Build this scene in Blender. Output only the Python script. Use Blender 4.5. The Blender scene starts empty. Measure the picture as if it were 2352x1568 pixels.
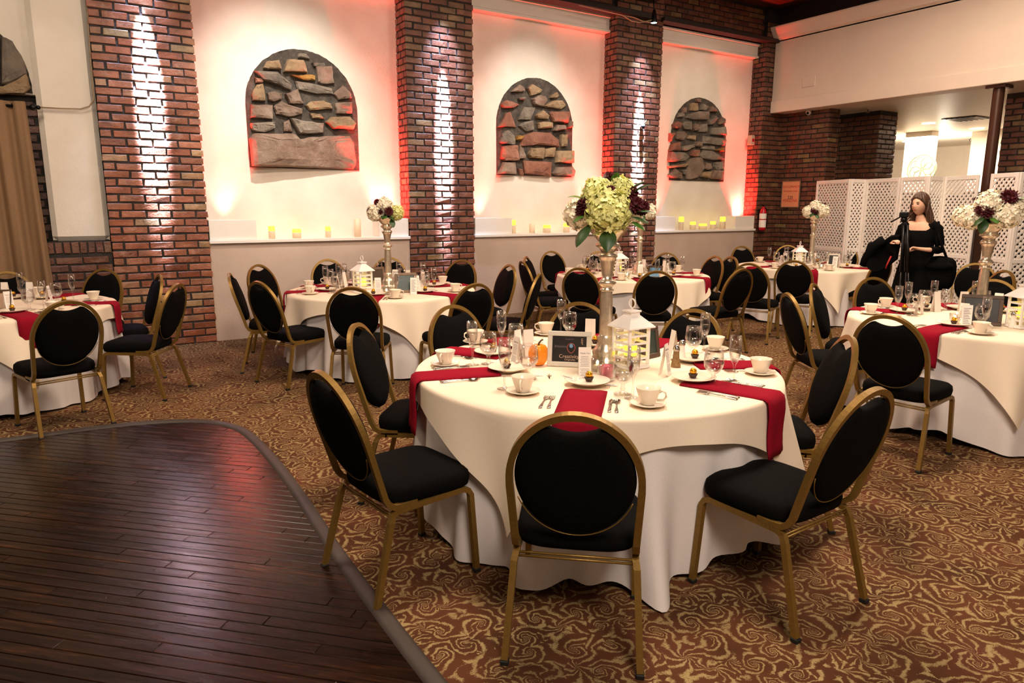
import bpy, math, random
from math import sin, cos, pi, radians, sqrt, atan2, hypot
from mathutils import Vector, Matrix

SC = bpy.context.scene
COL = SC.collection
rng = random.Random(7)

# ------------------------------------------------------------------ camera
# world: X runs along the long brick wall (deeper into the hall), Y towards that wall, Z up
F_PX, PITCH, ROLL, YAW, EYE = 1606.0, radians(10.84), 0.0017, 1.0015, 1.6
_r0 = Vector((sin(YAW), -cos(YAW), 0)); _f0 = Vector((cos(YAW), sin(YAW), 0)); _z0 = Vector((0, 0, 1))
FWD = cos(PITCH) * _f0 - sin(PITCH) * _z0
_up = sin(PITCH) * _f0 + cos(PITCH) * _z0
RGT = cos(ROLL) * _r0 + sin(ROLL) * _up
UPV = -sin(ROLL) * _r0 + cos(ROLL) * _up
C0 = Vector((0, 0, EYE))
cam_d = bpy.data.cameras.new('camera'); cam = bpy.data.objects.new('camera', cam_d); COL.objects.link(cam)
cam.matrix_world = Matrix(((RGT.x, UPV.x, -FWD.x, 0), (RGT.y, UPV.y, -FWD.y, 0), (RGT.z, UPV.z, -FWD.z, EYE), (0, 0, 0, 1)))
cam_d.sensor_width = 36.0; cam_d.lens = F_PX / 2352 * 36.0; cam_d.clip_start = 0.05; cam_d.clip_end = 100
SC.camera = cam
SC.view_settings.view_transform = 'Standard'; SC.view_settings.look = 'None'
SC.view_settings.gamma = 1.0; SC.view_settings.use_curve_mapping = False
SC.view_settings.exposure = 0.85

# ------------------------------------------------------------------ world and lamps
W = bpy.data.worlds.new('world'); SC.world = W; W.use_nodes = True
W.node_tree.nodes['Background'].inputs[0].default_value = (1.0, 0.70, 0.46, 1)
W.node_tree.nodes['Background'].inputs[1].default_value = 0.16

def lamp(name, kind, loc, energy, color, target=None, **kw):
    d = bpy.data.lights.new(name, kind); d.energy = energy; d.color = color
    for k, v in kw.items(): setattr(d, k, v)
    o = bpy.data.objects.new(name, d); COL.objects.link(o); o.location = loc
    if target is not None:
        o.rotation_euler = (Vector(target) - Vector(loc)).to_track_quat('-Z', 'Y').to_euler()
    return o
WARM = (1.0, 0.79, 0.60); WARM2 = (1.0, 0.82, 0.65); COOL = (0.50, 0.64, 1.0); RED = (1.0, 0.03, 0.025)
# hall lamps hung under the roof, plus one added fill
lamp('hall_or_fill_lamp', 'AREA', (2.6, 3.4, 5.0), 120, WARM, (2.6, 3.4, 0), size=0.9)
lamp('hall_or_fill_lamp', 'AREA', (6.0, 3.6, 5.0), 120, WARM, (6.0, 3.8, 0), size=0.9)
lamp('hall_or_fill_lamp', 'AREA', (-0.8, 5.4, 5.0), 60, WARM, (-0.8, 5.4, 0), size=0.9)
lamp('hall_or_fill_lamp', 'AREA', (9.2, 4.6, 5.0), 80, WARM, (9.2, 4.8, 0), size=0.9)
lamp('hall_or_fill_lamp', 'AREA', (0.4, -1.2, 4.4), 120, (1.0, 0.84, 0.70), (3.2, 3.4, 0.4), size=1.4)  # added fill behind the camera, brightens the table fronts
# track heads that wash the plaster bays
lamp('bay_wash', 'SPOT', (2.3, 6.6, 5.0), 430, (1.0, 0.90, 0.80), (2.55, 9.2, 2.5), spot_size=radians(54), spot_blend=1.0, shadow_soft_size=0.06)
lamp('bay_wash', 'SPOT', (5.9, 6.6, 5.0), 300, (1.0, 0.88, 0.78), (6.3, 9.2, 2.6), spot_size=radians(50), spot_blend=1.0, shadow_soft_size=0.06)
lamp('bay_wash', 'SPOT', (9.5, 6.6, 5.0), 70, WARM, (9.9, 9.2, 2.3), spot_size=radians(74), spot_blend=0.7, shadow_soft_size=0.08)
lamp('bay_wash', 'SPOT', (-0.8, 6.4, 5.0), 40, WARM, (-0.4, 9.2, 2.4), spot_size=radians(74), spot_blend=0.7, shadow_soft_size=0.08)
# narrow cool pin spots on the brick pillars
for px_ in (0.98, 4.60, 8.20):
    lamp('pin_spot', 'SPOT', (px_, 8.70, 4.62), 95000, COOL, (px_, 8.95, 3.0 if px_ < 2 else 2.7), spot_size=radians(10 if px_ < 2 else 8), spot_blend=0.8, shadow_soft_size=0.03)
    lamp('pin_spot_spill', 'SPOT', (px_, 8.60, 4.62), 200 if px_ < 2 else 650, COOL, (px_, 8.95, 2.9), spot_size=radians(40), spot_blend=1.0, shadow_soft_size=0.03)
# red uplights and warm uplights hidden behind the boxes at the ends of each ledge
for xl, xr, e in ((1.48, 4.06, 1.1), (5.08, 7.68, 0.85), (8.66, 11.30, 0.7)):
    lamp('red_uplight', 'SPOT', (xr - 0.42, 9.10, 1.36), 700 * e, RED, (xr, 9.27, 1.80), spot_size=radians(68), spot_blend=0.9, shadow_soft_size=0.03)
    lamp('red_uplight', 'SPOT', (xr - 0.22, 9.10, 1.33), 620 * e, RED, (xr - 0.45, 9.42, 3.0), spot_size=radians(60), spot_blend=1.0, shadow_soft_size=0.04)
    lamp('red_uplight', 'SPOT', (xl + 0.25, 9.10, 1.33), (330 if xl < 2 else 380) * e, RED, (xl + 0.22, 9.34, 3.0), spot_size=radians(62), spot_blend=1.0, shadow_soft_size=0.04)
    lamp('warm_uplight', 'SPOT', (xr - 0.36, 9.13, 1.30), 16 * e, (1, .8, .45), (xr - 0.36, 9.22, 2.3), spot_size=radians(34), spot_blend=0.9, shadow_soft_size=0.02)
    lamp('warm_uplight', 'SPOT', (xl + 0.30, 9.13, 1.30), 8 * e, (1, .8, .5), (xl + 0.30, 9.22, 2.3), spot_size=radians(34), spot_blend=0.9, shadow_soft_size=0.02)
# lights of the room beyond the folding screens
lamp('lobby_lamp', 'AREA', (16.2, 8.6, 3.25), 210, (1, .82, .6), (16.2, 8.6, 0), size=2.5)
lamp('lobby_lamp', 'POINT', (18.5, 9.6, 2.6), 150, (1, .82, .6), shadow_soft_size=0.3)

# ------------------------------------------------------------------ measuring
def at(px, py, z=0.0):
    d = FWD + (px - 1176) / F_PX * RGT - (py - 784) / F_PX * UPV
    return C0 + d * ((z - EYE) / d.z)
def on_y(px, py, Y):
    d = FWD + (px - 1176) / F_PX * RGT - (py - 784) / F_PX * UPV
    return C0 + d * (Y / d.y)
def on_x(px, py, X):
    d = FWD + (px - 1176) / F_PX * RGT - (py - 784) / F_PX * UPV
    return C0 + d * (X / d.x)

# ------------------------------------------------------------------ materials
def lin(h):
    h = h.lstrip('#'); o = []
    for i in (0, 2, 4):
        c = int(h[i:i + 2], 16) / 255
        o.append(c / 12.92 if c <= 0.04045 else ((c + 0.055) / 1.055) ** 2.4)
    return (o[0], o[1], o[2], 1.0)

class NT:
    def __init__(s, name):
        s.m = bpy.data.materials.new(name); s.m.use_nodes = True; s.t = s.m.node_tree
        s.b = s.t.nodes['Principled BSDF']
    def n(s, typ, **kw):
        n = s.t.nodes.new(typ)
        for k, v in kw.items():
            if k.startswith('i_'):
                key = k[2:]; key = int(key) if key.isdigit() else key.replace('_', ' ')
                n.inputs[key].default_value = v
            else: setattr(n, k, v)
        return n
    def l(s, a, b): s.t.links.new(a, b)
    def math(s, op, a, b=None, c=None):
        n = s.t.nodes.new('ShaderNodeMath'); n.operation = op
        for i, v in enumerate((a, b, c)):
            if v is None: continue
            if isinstance(v, (int, float)): n.inputs[i].default_value = v
            else: s.l(v, n.inputs[i])
        return n.outputs[0]
    def ramp(s, fac, stops):
        r = s.t.nodes.new('ShaderNodeValToRGB'); e = r.color_ramp.elements
        while len(e) < len(stops): e.new(0.5)
        for i, (p, c) in enumerate(stops): e[i].position = p; e[i].color = c
        s.l(fac, r.inputs[0]); return r.outputs[0]
    def mix(s, fac, a, b, mode='MIX'):
        n = s.t.nodes.new('ShaderNodeMix'); n.data_type = 'RGBA'; n.blend_type = mode
        for sock, v in ((n.inputs[0], fac), (n.inputs[6], a), (n.inputs[7], b)):
            if isinstance(v, (int, float, tuple)): sock.default_value = v
            else: s.l(v, sock)
        return n.outputs[2]
    def coord(s, out='Object'): return s.n('ShaderNodeTexCoord').outputs[out]
    def noise(s, vec, scale, detail=3, rough=0.55, out='Fac', dist=0.0):
        n = s.n('ShaderNodeTexNoise'); n.inputs['Scale'].default_value = scale; n.inputs['Detail'].default_value = detail
        n.inputs['Roughness'].default_value = rough; n.inputs['Distortion'].default_value = dist
        if vec is not None: s.l(vec, n.inputs['Vector'])
        return n.outputs[out]
    def bump(s, h, strength=0.3, dist=0.01):
        n = s.n('ShaderNodeBump'); n.inputs['Strength'].default_value = strength; n.inputs['Distance'].default_value = dist
        s.l(h, n.inputs['Height']); s.l(n.outputs[0], s.b.inputs['Normal']); return n
    def base(s, v):
        if isinstance(v, tuple): s.b.inputs['Base Color'].default_value = v
        else: s.l(v, s.b.inputs['Base Color'])
    def set(s, **kw):
        for k, v in kw.items(): s.b.inputs[k.replace('_', ' ')].default_value = v

def simple(name, col, rough=0.6, metal=0.0, var=0.12, nscale=6.0, bump=0.0, bscale=80.0, **kw):
    t = NT(name); c = lin(col) if isinstance(col, str) else col; v = t.coord()
    if var > 0:
        f = t.noise(v, nscale, 4)
        t.base(t.ramp(f, [(0.3, tuple(x * (1 - var) for x in c[:3]) + (1,)), (0.7, tuple(min(1, x * (1 + var)) for x in c[:3]) + (1,))]))
    else: t.base(c)
    t.set(Roughness=rough, Metallic=metal, **kw)
    if bump > 0: t.bump(t.noise(v, bscale, 3), bump, 0.004)
    return t.m

def emit(name, col, strength, base=None):
    t = NT(name); c = lin(col)
    t.base(lin(base) if base else c); t.b.inputs['Emission Color'].default_value = c
    t.b.inputs['Emission Strength'].default_value = strength; t.set(Roughness=0.5)
    return t.m

M = {}
def brick_mat(name, stops, white=0.25):
    t = NT(name); v = t.coord(); oi = t.n('ShaderNodeObjectInfo')
    ad = t.n('ShaderNodeVectorMath', operation='ADD'); t.l(v, ad.inputs[0]); t.l(oi.outputs['Location'], ad.inputs[1]); v = ad.outputs[0]
    c = t.ramp(oi.outputs['Random'], [(p, lin(h)) for p, h in stops])
    c = t.mix(t.ramp(t.noise(v, 9, 4), [(0.35, (0, 0, 0, 1)), (0.75, (0.6, 0.6, 0.6, 1))]), c, lin('#2a1410'))
    wf = t.ramp(t.noise(v, 5.5, 5, 0.7), [(0.54, (0, 0, 0, 1)), (0.76, (white * 2, white * 2, white * 2, 1))])
    c = t.mix(wf, c, lin('#c8a284')); t.base(c)
    t.set(Roughness=0.33); t.b.inputs['Specular IOR Level'].default_value = 0.6
    t.bump(t.noise(v, 45, 4, 0.65), 0.55, 0.012); return t.m
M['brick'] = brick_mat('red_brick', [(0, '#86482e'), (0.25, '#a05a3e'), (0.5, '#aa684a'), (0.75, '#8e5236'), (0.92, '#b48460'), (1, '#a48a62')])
M['brick_dim'] = brick_mat('shaded_brick', [(0, '#5c3224'), (0.3, '#70422e'), (0.6, '#7c4e38'), (0.85, '#623a2a'), (1, '#8c7048')], 0.12)  # dimness of the less lit brickwork is put into this darker copy
M['brick_mid'] = brick_mat('half_shaded_brick', [(0, '#6a3a2a'), (0.3, '#804a36'), (0.6, '#8c5640'), (0.85, '#70402e'), (1, '#987a56')], 0.2)  # pillars less lit than the first: their shade is put into the colour
def mortar():
    t = NT('dark_mortar'); v = t.coord()
    t.base(t.ramp(t.noise(v, 12, 5), [(0.3, lin('#15110f')), (0.7, lin('#332b26'))])); t.set(Roughness=0.7)
    t.bump(t.noise(v, 60, 4), 0.6, 0.01); return t.m
M['mortar'] = mortar()
def rubble():
    t = NT('rubble_mortar'); v = t.coord()
    t.base(t.ramp(t.noise(v, 9, 6, 0.7), [(0.3, lin('#2c2722')), (0.5, lin('#4c453d')), (0.72, lin('#6a6156'))])); t.set(Roughness=0.85)
    t.bump(t.noise(v, 16, 6, 0.7), 0.9, 0.05); return t.m
M['rubble'] = rubble()
def plaster(name, a, b):
    t = NT(name); v = t.coord()
    t.base(t.ramp(t.noise(v, 2.5, 4), [(0.3, lin(a)), (0.7, lin(b))])); t.set(Roughness=0.62)
    n1 = t.noise(v, 38, 4, 0.6); n2 = t.noise(v, 110, 2)
    t.bump(t.math('ADD', n1, t.math('MULTIPLY', n2, 0.4)), 0.35, 0.008); return t.m
M['plaster'] = plaster('white_stucco', '#dcd2c4', '#e8e0d4')
M['plaster2'] = plaster('grey_stucco', '#b8a294', '#c4ae9e')
M['paint'] = simple('cream_paint', '#e6dccf', 0.45, var=0.03)
M['trim_paint'] = simple('white_trim_paint', '#e8e0d6', 0.4, var=0.02)
M['header'] = simple('header_paint', '#e2cfbe', 0.55, var=0.04, nscale=1.5, bump=0.08)
def stone_mat(name, a, b, c):
    t = NT(name); v = t.coord(); oi = t.n('ShaderNodeObjectInfo')
    ad = t.n('ShaderNodeVectorMath', operation='ADD'); t.l(v, ad.inputs[0]); t.l(oi.outputs['Location'], ad.inputs[1]); v = ad.outputs[0]
    col = t.ramp(t.noise(v, 4, 6, 0.65), [(0.28, lin(a)), (0.5, lin(b)), (0.75, lin(c))])
    col = t.mix(t.ramp(oi.outputs['Random'], [(0, (.1, .1, .1, 1)), (1, (.5, .5, .5, 1))]), col, t.mix(0.5, col, lin('#2a241e')))
    t.base(col); t.set(Roughness=0.7); t.bump(t.noise(v, 14, 8, 0.72), 0.9, 0.06); return t.m
STN = [stone_mat('stone_grey', '#6a6258', '#94887a', '#b8aa96'), stone_mat('stone_tan', '#8e765a', '#b89a76', '#d8be98'),
       stone_mat('stone_brown', '#786052', '#9c8270', '#bea896'), stone_mat('stone_red', '#7c4c3c', '#a8705a', '#c4947c'),
       stone_mat('stone_ochre', '#9a6c38', '#c89444', '#deb066')]
def wood_floor():
    t = NT('dark_plank_varnish'); v = t.coord(); oi = t.n('ShaderNodeObjectInfo')
    ad = t.n('ShaderNodeVectorMath', operation='ADD'); t.l(v, ad.inputs[0]); t.l(oi.outputs['Location'], ad.inputs[1])
    mp = t.n('ShaderNodeMapping'); mp.inputs['Scale'].default_value = (2.2, 34, 1); t.l(ad.outputs[0], mp.inputs[0])
    g = t.noise(mp.outputs[0], 1.6, 5, 0.65, dist=0.4)
    mpb = t.n('ShaderNodeMapping'); mpb.inputs['Scale'].default_value = (7, 60, 1); t.l(ad.outputs[0], mpb.inputs[0])
    g2 = t.noise(mpb.outputs[0], 1.3, 4, 0.7)
    f = t.math('ADD', t.math('MULTIPLY', oi.outputs['Random'], 0.12), t.math('ADD', t.math('MULTIPLY', g, 0.62), t.math('MULTIPLY', g2, 0.26)))
    c = t.ramp(f, [(0.34, lin('#090402')), (0.48, lin('#180b05')), (0.60, lin('#2a160a')), (0.71, lin('#553012')), (0.83, lin('#8a5224'))])
    fl = t.ramp(g2, [(0.76, (0, 0, 0, 1)), (0.80, (.8, .8, .8, 1))]); c = t.mix(fl, c, lin('#a8642c')); t.base(c)
    rr = t.ramp(t.noise(mp.outputs[0], 0.8, 3, 0.5), [(0.3, (.22, .22, .22, 1)), (0.75, (.33, .33, .33, 1))])
    t.l(rr, t.b.inputs['Roughness']); t.b.inputs['Specular IOR Level'].default_value = 0.2
    t.bump(g2, 0.12, 0.003); return t.m
M['plank'] = wood_floor()
M['scuff'] = simple('worn_wood', '#8a4a1e', 0.5)
def carpet():
    t = NT('damask_carpet'); v = t.coord()
    wn = t.noise(v, 8.0, 3, out='Color')
    sub = t.n('ShaderNodeVectorMath', operation='SUBTRACT'); t.l(wn, sub.inputs[0]); sub.inputs[1].default_value = (.5, .5, .5)
    sc = t.n('ShaderNodeVectorMath', operation='SCALE'); t.l(sub.outputs[0], sc.inputs[0]); sc.inputs['Scale'].default_value = 0.11
    ad = t.n('ShaderNodeVectorMath', operation='ADD'); t.l(v, ad.inputs[0]); t.l(sc.outputs[0], ad.inputs[1]); vv = ad.outputs[0]
    def spirals(scale, arms, freq, off):
        ms = t.n('ShaderNodeVectorMath', operation='ADD'); t.l(vv, ms.inputs[0]); ms.inputs[1].default_value = (off, off * 1.7, 0)
        vo = t.n('ShaderNodeTexVoronoi', voronoi_dimensions='2D'); vo.inputs['Scale'].default_value = scale; t.l(ms.outputs[0], vo.inputs['Vector'])
        vo.inputs['Randomness'].default_value = 0.85
        d = t.n('ShaderNodeVectorMath', operation='SUBTRACT'); t.l(ms.outputs[0], d.inputs[0]); t.l(vo.outputs['Position'], d.inputs[1])
        sp = t.n('ShaderNodeSeparateXYZ'); t.l(d.outputs[0], sp.inputs[0])
        sg = t.n('ShaderNodeSeparateColor'); t.l(vo.outputs['Color'], sg.inputs[0])
        ang = t.math('ARCTAN2', sp.outputs[1], sp.outputs[0])
        sign = t.math('SUBTRACT', t.math('MULTIPLY', t.math('GREATER_THAN', sg.outputs[0], 0.5), 2.0), 1.0)
        r = vo.outputs['Distance']
        ph = t.math('ADD', t.math('MULTIPLY', t.math('MULTIPLY', ang, arms), sign), t.math('MULTIPLY', t.math('LOGARITHM', t.math('ADD', r, 0.012), 2.71828), freq))
        return t.math('SINE', ph), r
    s1, r1 = spirals(6.6, 3.0, 10.0, 0.0)
    s2, r2 = spirals(7.4, 9.0, 5.0, 3.3)
    n2 = t.noise(v, 4.2, 2)
    pick = t.math('GREATER_THAN', n2, 0.54)
    s = t.math('ADD', t.math('MULTIPLY', s1, t.math('SUBTRACT', 1.0, pick)), t.math('MULTIPLY', s2, pick))
    fuzz = t.noise(v, 190, 2); fz = t.math('MULTIPLY', t.math('SUBTRACT', fuzz, 0.5), 2.6)
    brk = t.math('MULTIPLY', t.math('SUBTRACT', t.noise(v, 24, 3), 0.5), 2.2)
    g = t.math('ADD', t.math('ADD', s, fz), brk)
    gold = t.ramp(g, [(0.20, (0, 0, 0, 1)), (1.2, (.85, .85, .85, 1))])
    gcol = t.ramp(t.noise(v, 2.2, 3), [(0.3, lin('#947e56')), (0.7, lin('#a69062'))])
    bcol = t.ramp(t.noise(v, 3.2, 3), [(0.3, lin('#44291a')), (0.55, lin('#573420')), (0.75, lin('#5c3426'))])
    stain = t.ramp(t.noise(v, 0.9, 3), [(0.30, (.55, .55, .55, 1)), (0.42, (1, 1, 1, 1))])
    c = t.mix(gold, bcol, gcol); c = t.mix(1.0, c, stain, 'MULTIPLY'); t.base(c)
    t.set(Roughness=0.95); t.b.inputs['Specular IOR Level'].default_value = 0.1
    t.bump(fuzz, 0.5, 0.006); return t.m
M['carpet'] = carpet()
def fabric(name, a, b, scale=240, bump=0.25, sheen=0.0, rough=0.9):
    t = NT(name); v = t.coord()
    t.base(t.ramp(t.noise(v, scale, 2), [(0.3, lin(a)), (0.7, lin(b))])); t.set(Roughness=rough)
    t.b.inputs['Sheen Weight'].default_value = sheen; t.b.inputs['Specular IOR Level'].default_value = 0.06
    t.bump(t.noise(v, scale, 2), bump, 0.002); return t.m
M['black'] = fabric('black_upholstery', '#060606', '#0f0e0d', 260, 0.3, 0.0)
M['linen'] = fabric('ivory_linen', '#e7d4bb', '#efdfca', 300, 0.12)
M['white_cloth'] = fabric('white_cloth', '#d8d0cc', '#e2dad8', 300, 0.1)
M['napkin'] = fabric('crimson_napkin', '#7c0e1c', '#93142a', 320, 0.25)
M['curtain'] = fabric('brown_curtain', '#84684e', '#94785c', 200, 0.2)
M['dress'] = fabric('black_dress', '#060606', '#0e0d0d', 200, 0.2)
M['gold'] = simple('gold_frame_paint', '#86672f', 0.42, 0.55, 0.10, 60, 0.15, 260)
M['rubber'] = simple('black_rubber', '#0c0b0a', 0.7, var=0.1)
M['silver'] = simple('antique_silver', '#d8c8b0', 0.30, 0.85, 0.15, 30, 0.2, 90)
M['steel'] = simple('polished_steel', '#c9c2ba', 0.16, 1.0, 0.05)
M['china'] = simple('ivory_china', '#eadcc8', 0.18, var=0.03)
M['paper'] = simple('white_paper', '#efe6dc', 0.6, var=0.02)
M['ink'] = simple('grey_ink', '#6a6068', 0.7, var=0)
M['ink_red'] = simple('red_ink', '#c8321e', 0.7, var=0)
M['ink_dark'] = simple('dark_ink', '#4a2418', 0.7, var=0)
M['white_metal'] = simple('white_enamel', '#f2ece6', 0.35, var=0.02)
M['ironwood'] = simple('dark_beam', '#231713', 0.6, var=0.2)
def ceil_wood():
    t = NT('timber_ceiling'); v = t.coord()
    w = t.n('ShaderNodeTexWave', wave_type='BANDS', bands_direction='Y'); w.inputs['Scale'].default_value = 3; w.inputs['Distortion'].default_value = 1.5; t.l(v, w.inputs[0])
    t.base(t.ramp(w.outputs[0], [(0.2, lin('#4a2012')), (0.8, lin('#6a3018'))])); t.set(Roughness=0.5); return t.m
M['ceil_wood'] = ceil_wood()
M['pole'] = simple('brown_steel_post', '#4a2c1e', 0.35, 0.3, 0.1)
M['lattice'] = simple('white_lattice_plastic', '#f0e8e0', 0.4, var=0.03)
M['edge_trim'] = simple('rubber_edge_strip', '#3a302a', 0.6, var=0.1)
M['pumpkin'] = simple('orange_pumpkin', '#f08c10', 0.3, var=0.1, nscale=14)
M['stem'] = simple('brown_stem', '#4a3018', 0.7)
M['leaf'] = simple('dark_green_leaf', '#2c4a1c', 0.45, var=0.3, nscale=20)
M['leaf2'] = simple('fresh_green_leaf', '#4d7a2c', 0.45, var=0.3, nscale=20)
M['hyd_green'] = simple('lime_hydrangea', '#dede90', 0.7, var=0.28, nscale=34)
M['hyd_white'] = simple('cream_hydrangea', '#f2e8cf', 0.7, var=0.08, nscale=30)
M['wine'] = simple('burgundy_bloom', '#4e0c14', 0.6, var=0.4, nscale=40)
M['rose'] = simple('pink_rose', '#f07a90', 0.6, var=0.2, nscale=40)
M['choc'] = simple('brown_paper_cup', '#3c2418', 0.6)
M['goldfoil'] = simple('gold_foil', '#e0a028', 0.25, 0.8, 0.2, 60, 0.5, 120)
M['print'] = simple('chalkboard_print', '#1c1816', 0.35, var=0.4, nscale=25)
M['print2'] = simple('slate_print', '#33413c', 0.3, var=0.3, nscale=25)
M['frame_white'] = simple('whitewashed_frame', '#cfc8ba', 0.45, var=0.06, nscale=20)
M['frame_brown'] = simple('driftwood_frame', '#7c6450', 0.55, var=0.15, nscale=20)
M['frame_dark'] = simple('dark_wood_frame', '#4c3828', 0.5, var=0.15, nscale=20)
M['wax'] = simple('ivory_wax', '#ecd9bc', 0.5, var=0.02)
M['candle_glow'] = emit('led_candle_glow', '#fff03c', 1.0)
M['flame'] = emit('candle_flame', '#ffd890', 18.0)
M['led'] = emit('spot_lens', '#bfeaff', 6.0)
M['downlight'] = emit('downlight_disc', '#fff0d0', 6.0)
M['red_paint'] = simple('extinguisher_red', '#b01020', 0.25, var=0.05)
M['sign_card'] = simple('orange_notice_card', '#e8906a', 0.5, var=0.03)
M['skin'] = simple('skin', '#e0ae90', 0.5, var=0.05)
M['hair'] = simple('dark_brown_hair', '#4a3020', 0.5, var=0.3, nscale=60)
M['lip'] = simple('lips', '#a04a40', 0.4, var=0)
M['eye'] = simple('dark_eye', '#1c120c', 0.3, var=0)
M['blackmetal'] = simple('black_metal', '#0b0b0c', 0.35, 0.4, 0.1)
M['red_cloth'] = simple('red_strap', '#b02020', 0.7)
M['pepper'] = simple('ground_pepper', '#8a6a40', 0.7, var=0.4, nscale=120)
M['salt'] = simple('salt_grains', '#efe8dd', 0.7, var=0.05)
M['blue'] = simple('blue_print', '#6c9cc0', 0.5, var=0)
M['tan_print'] = simple('tan_print', '#c0a088', 0.5, var=0)
M['ornament'] = simple('grey_green_metal', '#8a9078', 0.5)
M['cable'] = simple('cream_cable', '#9a8468', 0.5, var=0)
def glass():
    t = NT('clear_glass'); nt = t.t
    out = nt.nodes['Material Output']; nt.nodes.remove(t.b)
    tr = t.n('ShaderNodeBsdfTransparent'); tr.inputs[0].default_value = (.955, .95, .945, 1)
    gl = t.n('ShaderNodeBsdfGlossy'); gl.inputs['Roughness'].default_value = 0.03
    fr = t.n('ShaderNodeLayerWeight'); fr.inputs['Blend'].default_value = 0.22
    mx = t.n('ShaderNodeMixShader'); t.l(fr.outputs['Facing'], mx.inputs[0]); t.l(tr.outputs[0], mx.inputs[1]); t.l(gl.outputs[0], mx.inputs[2])
    t.l(mx.outputs[0], out.inputs[0]); return t.m
M['glass'] = glass()
def liquid():
    t = NT('water'); t.base((.95, .93, .9, 1)); t.set(Roughness=0.02); t.b.inputs['Transmission Weight'].default_value = 1.0; t.b.inputs['IOR'].default_value = 1.2
    return t.m
M['water'] = liquid()

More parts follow.
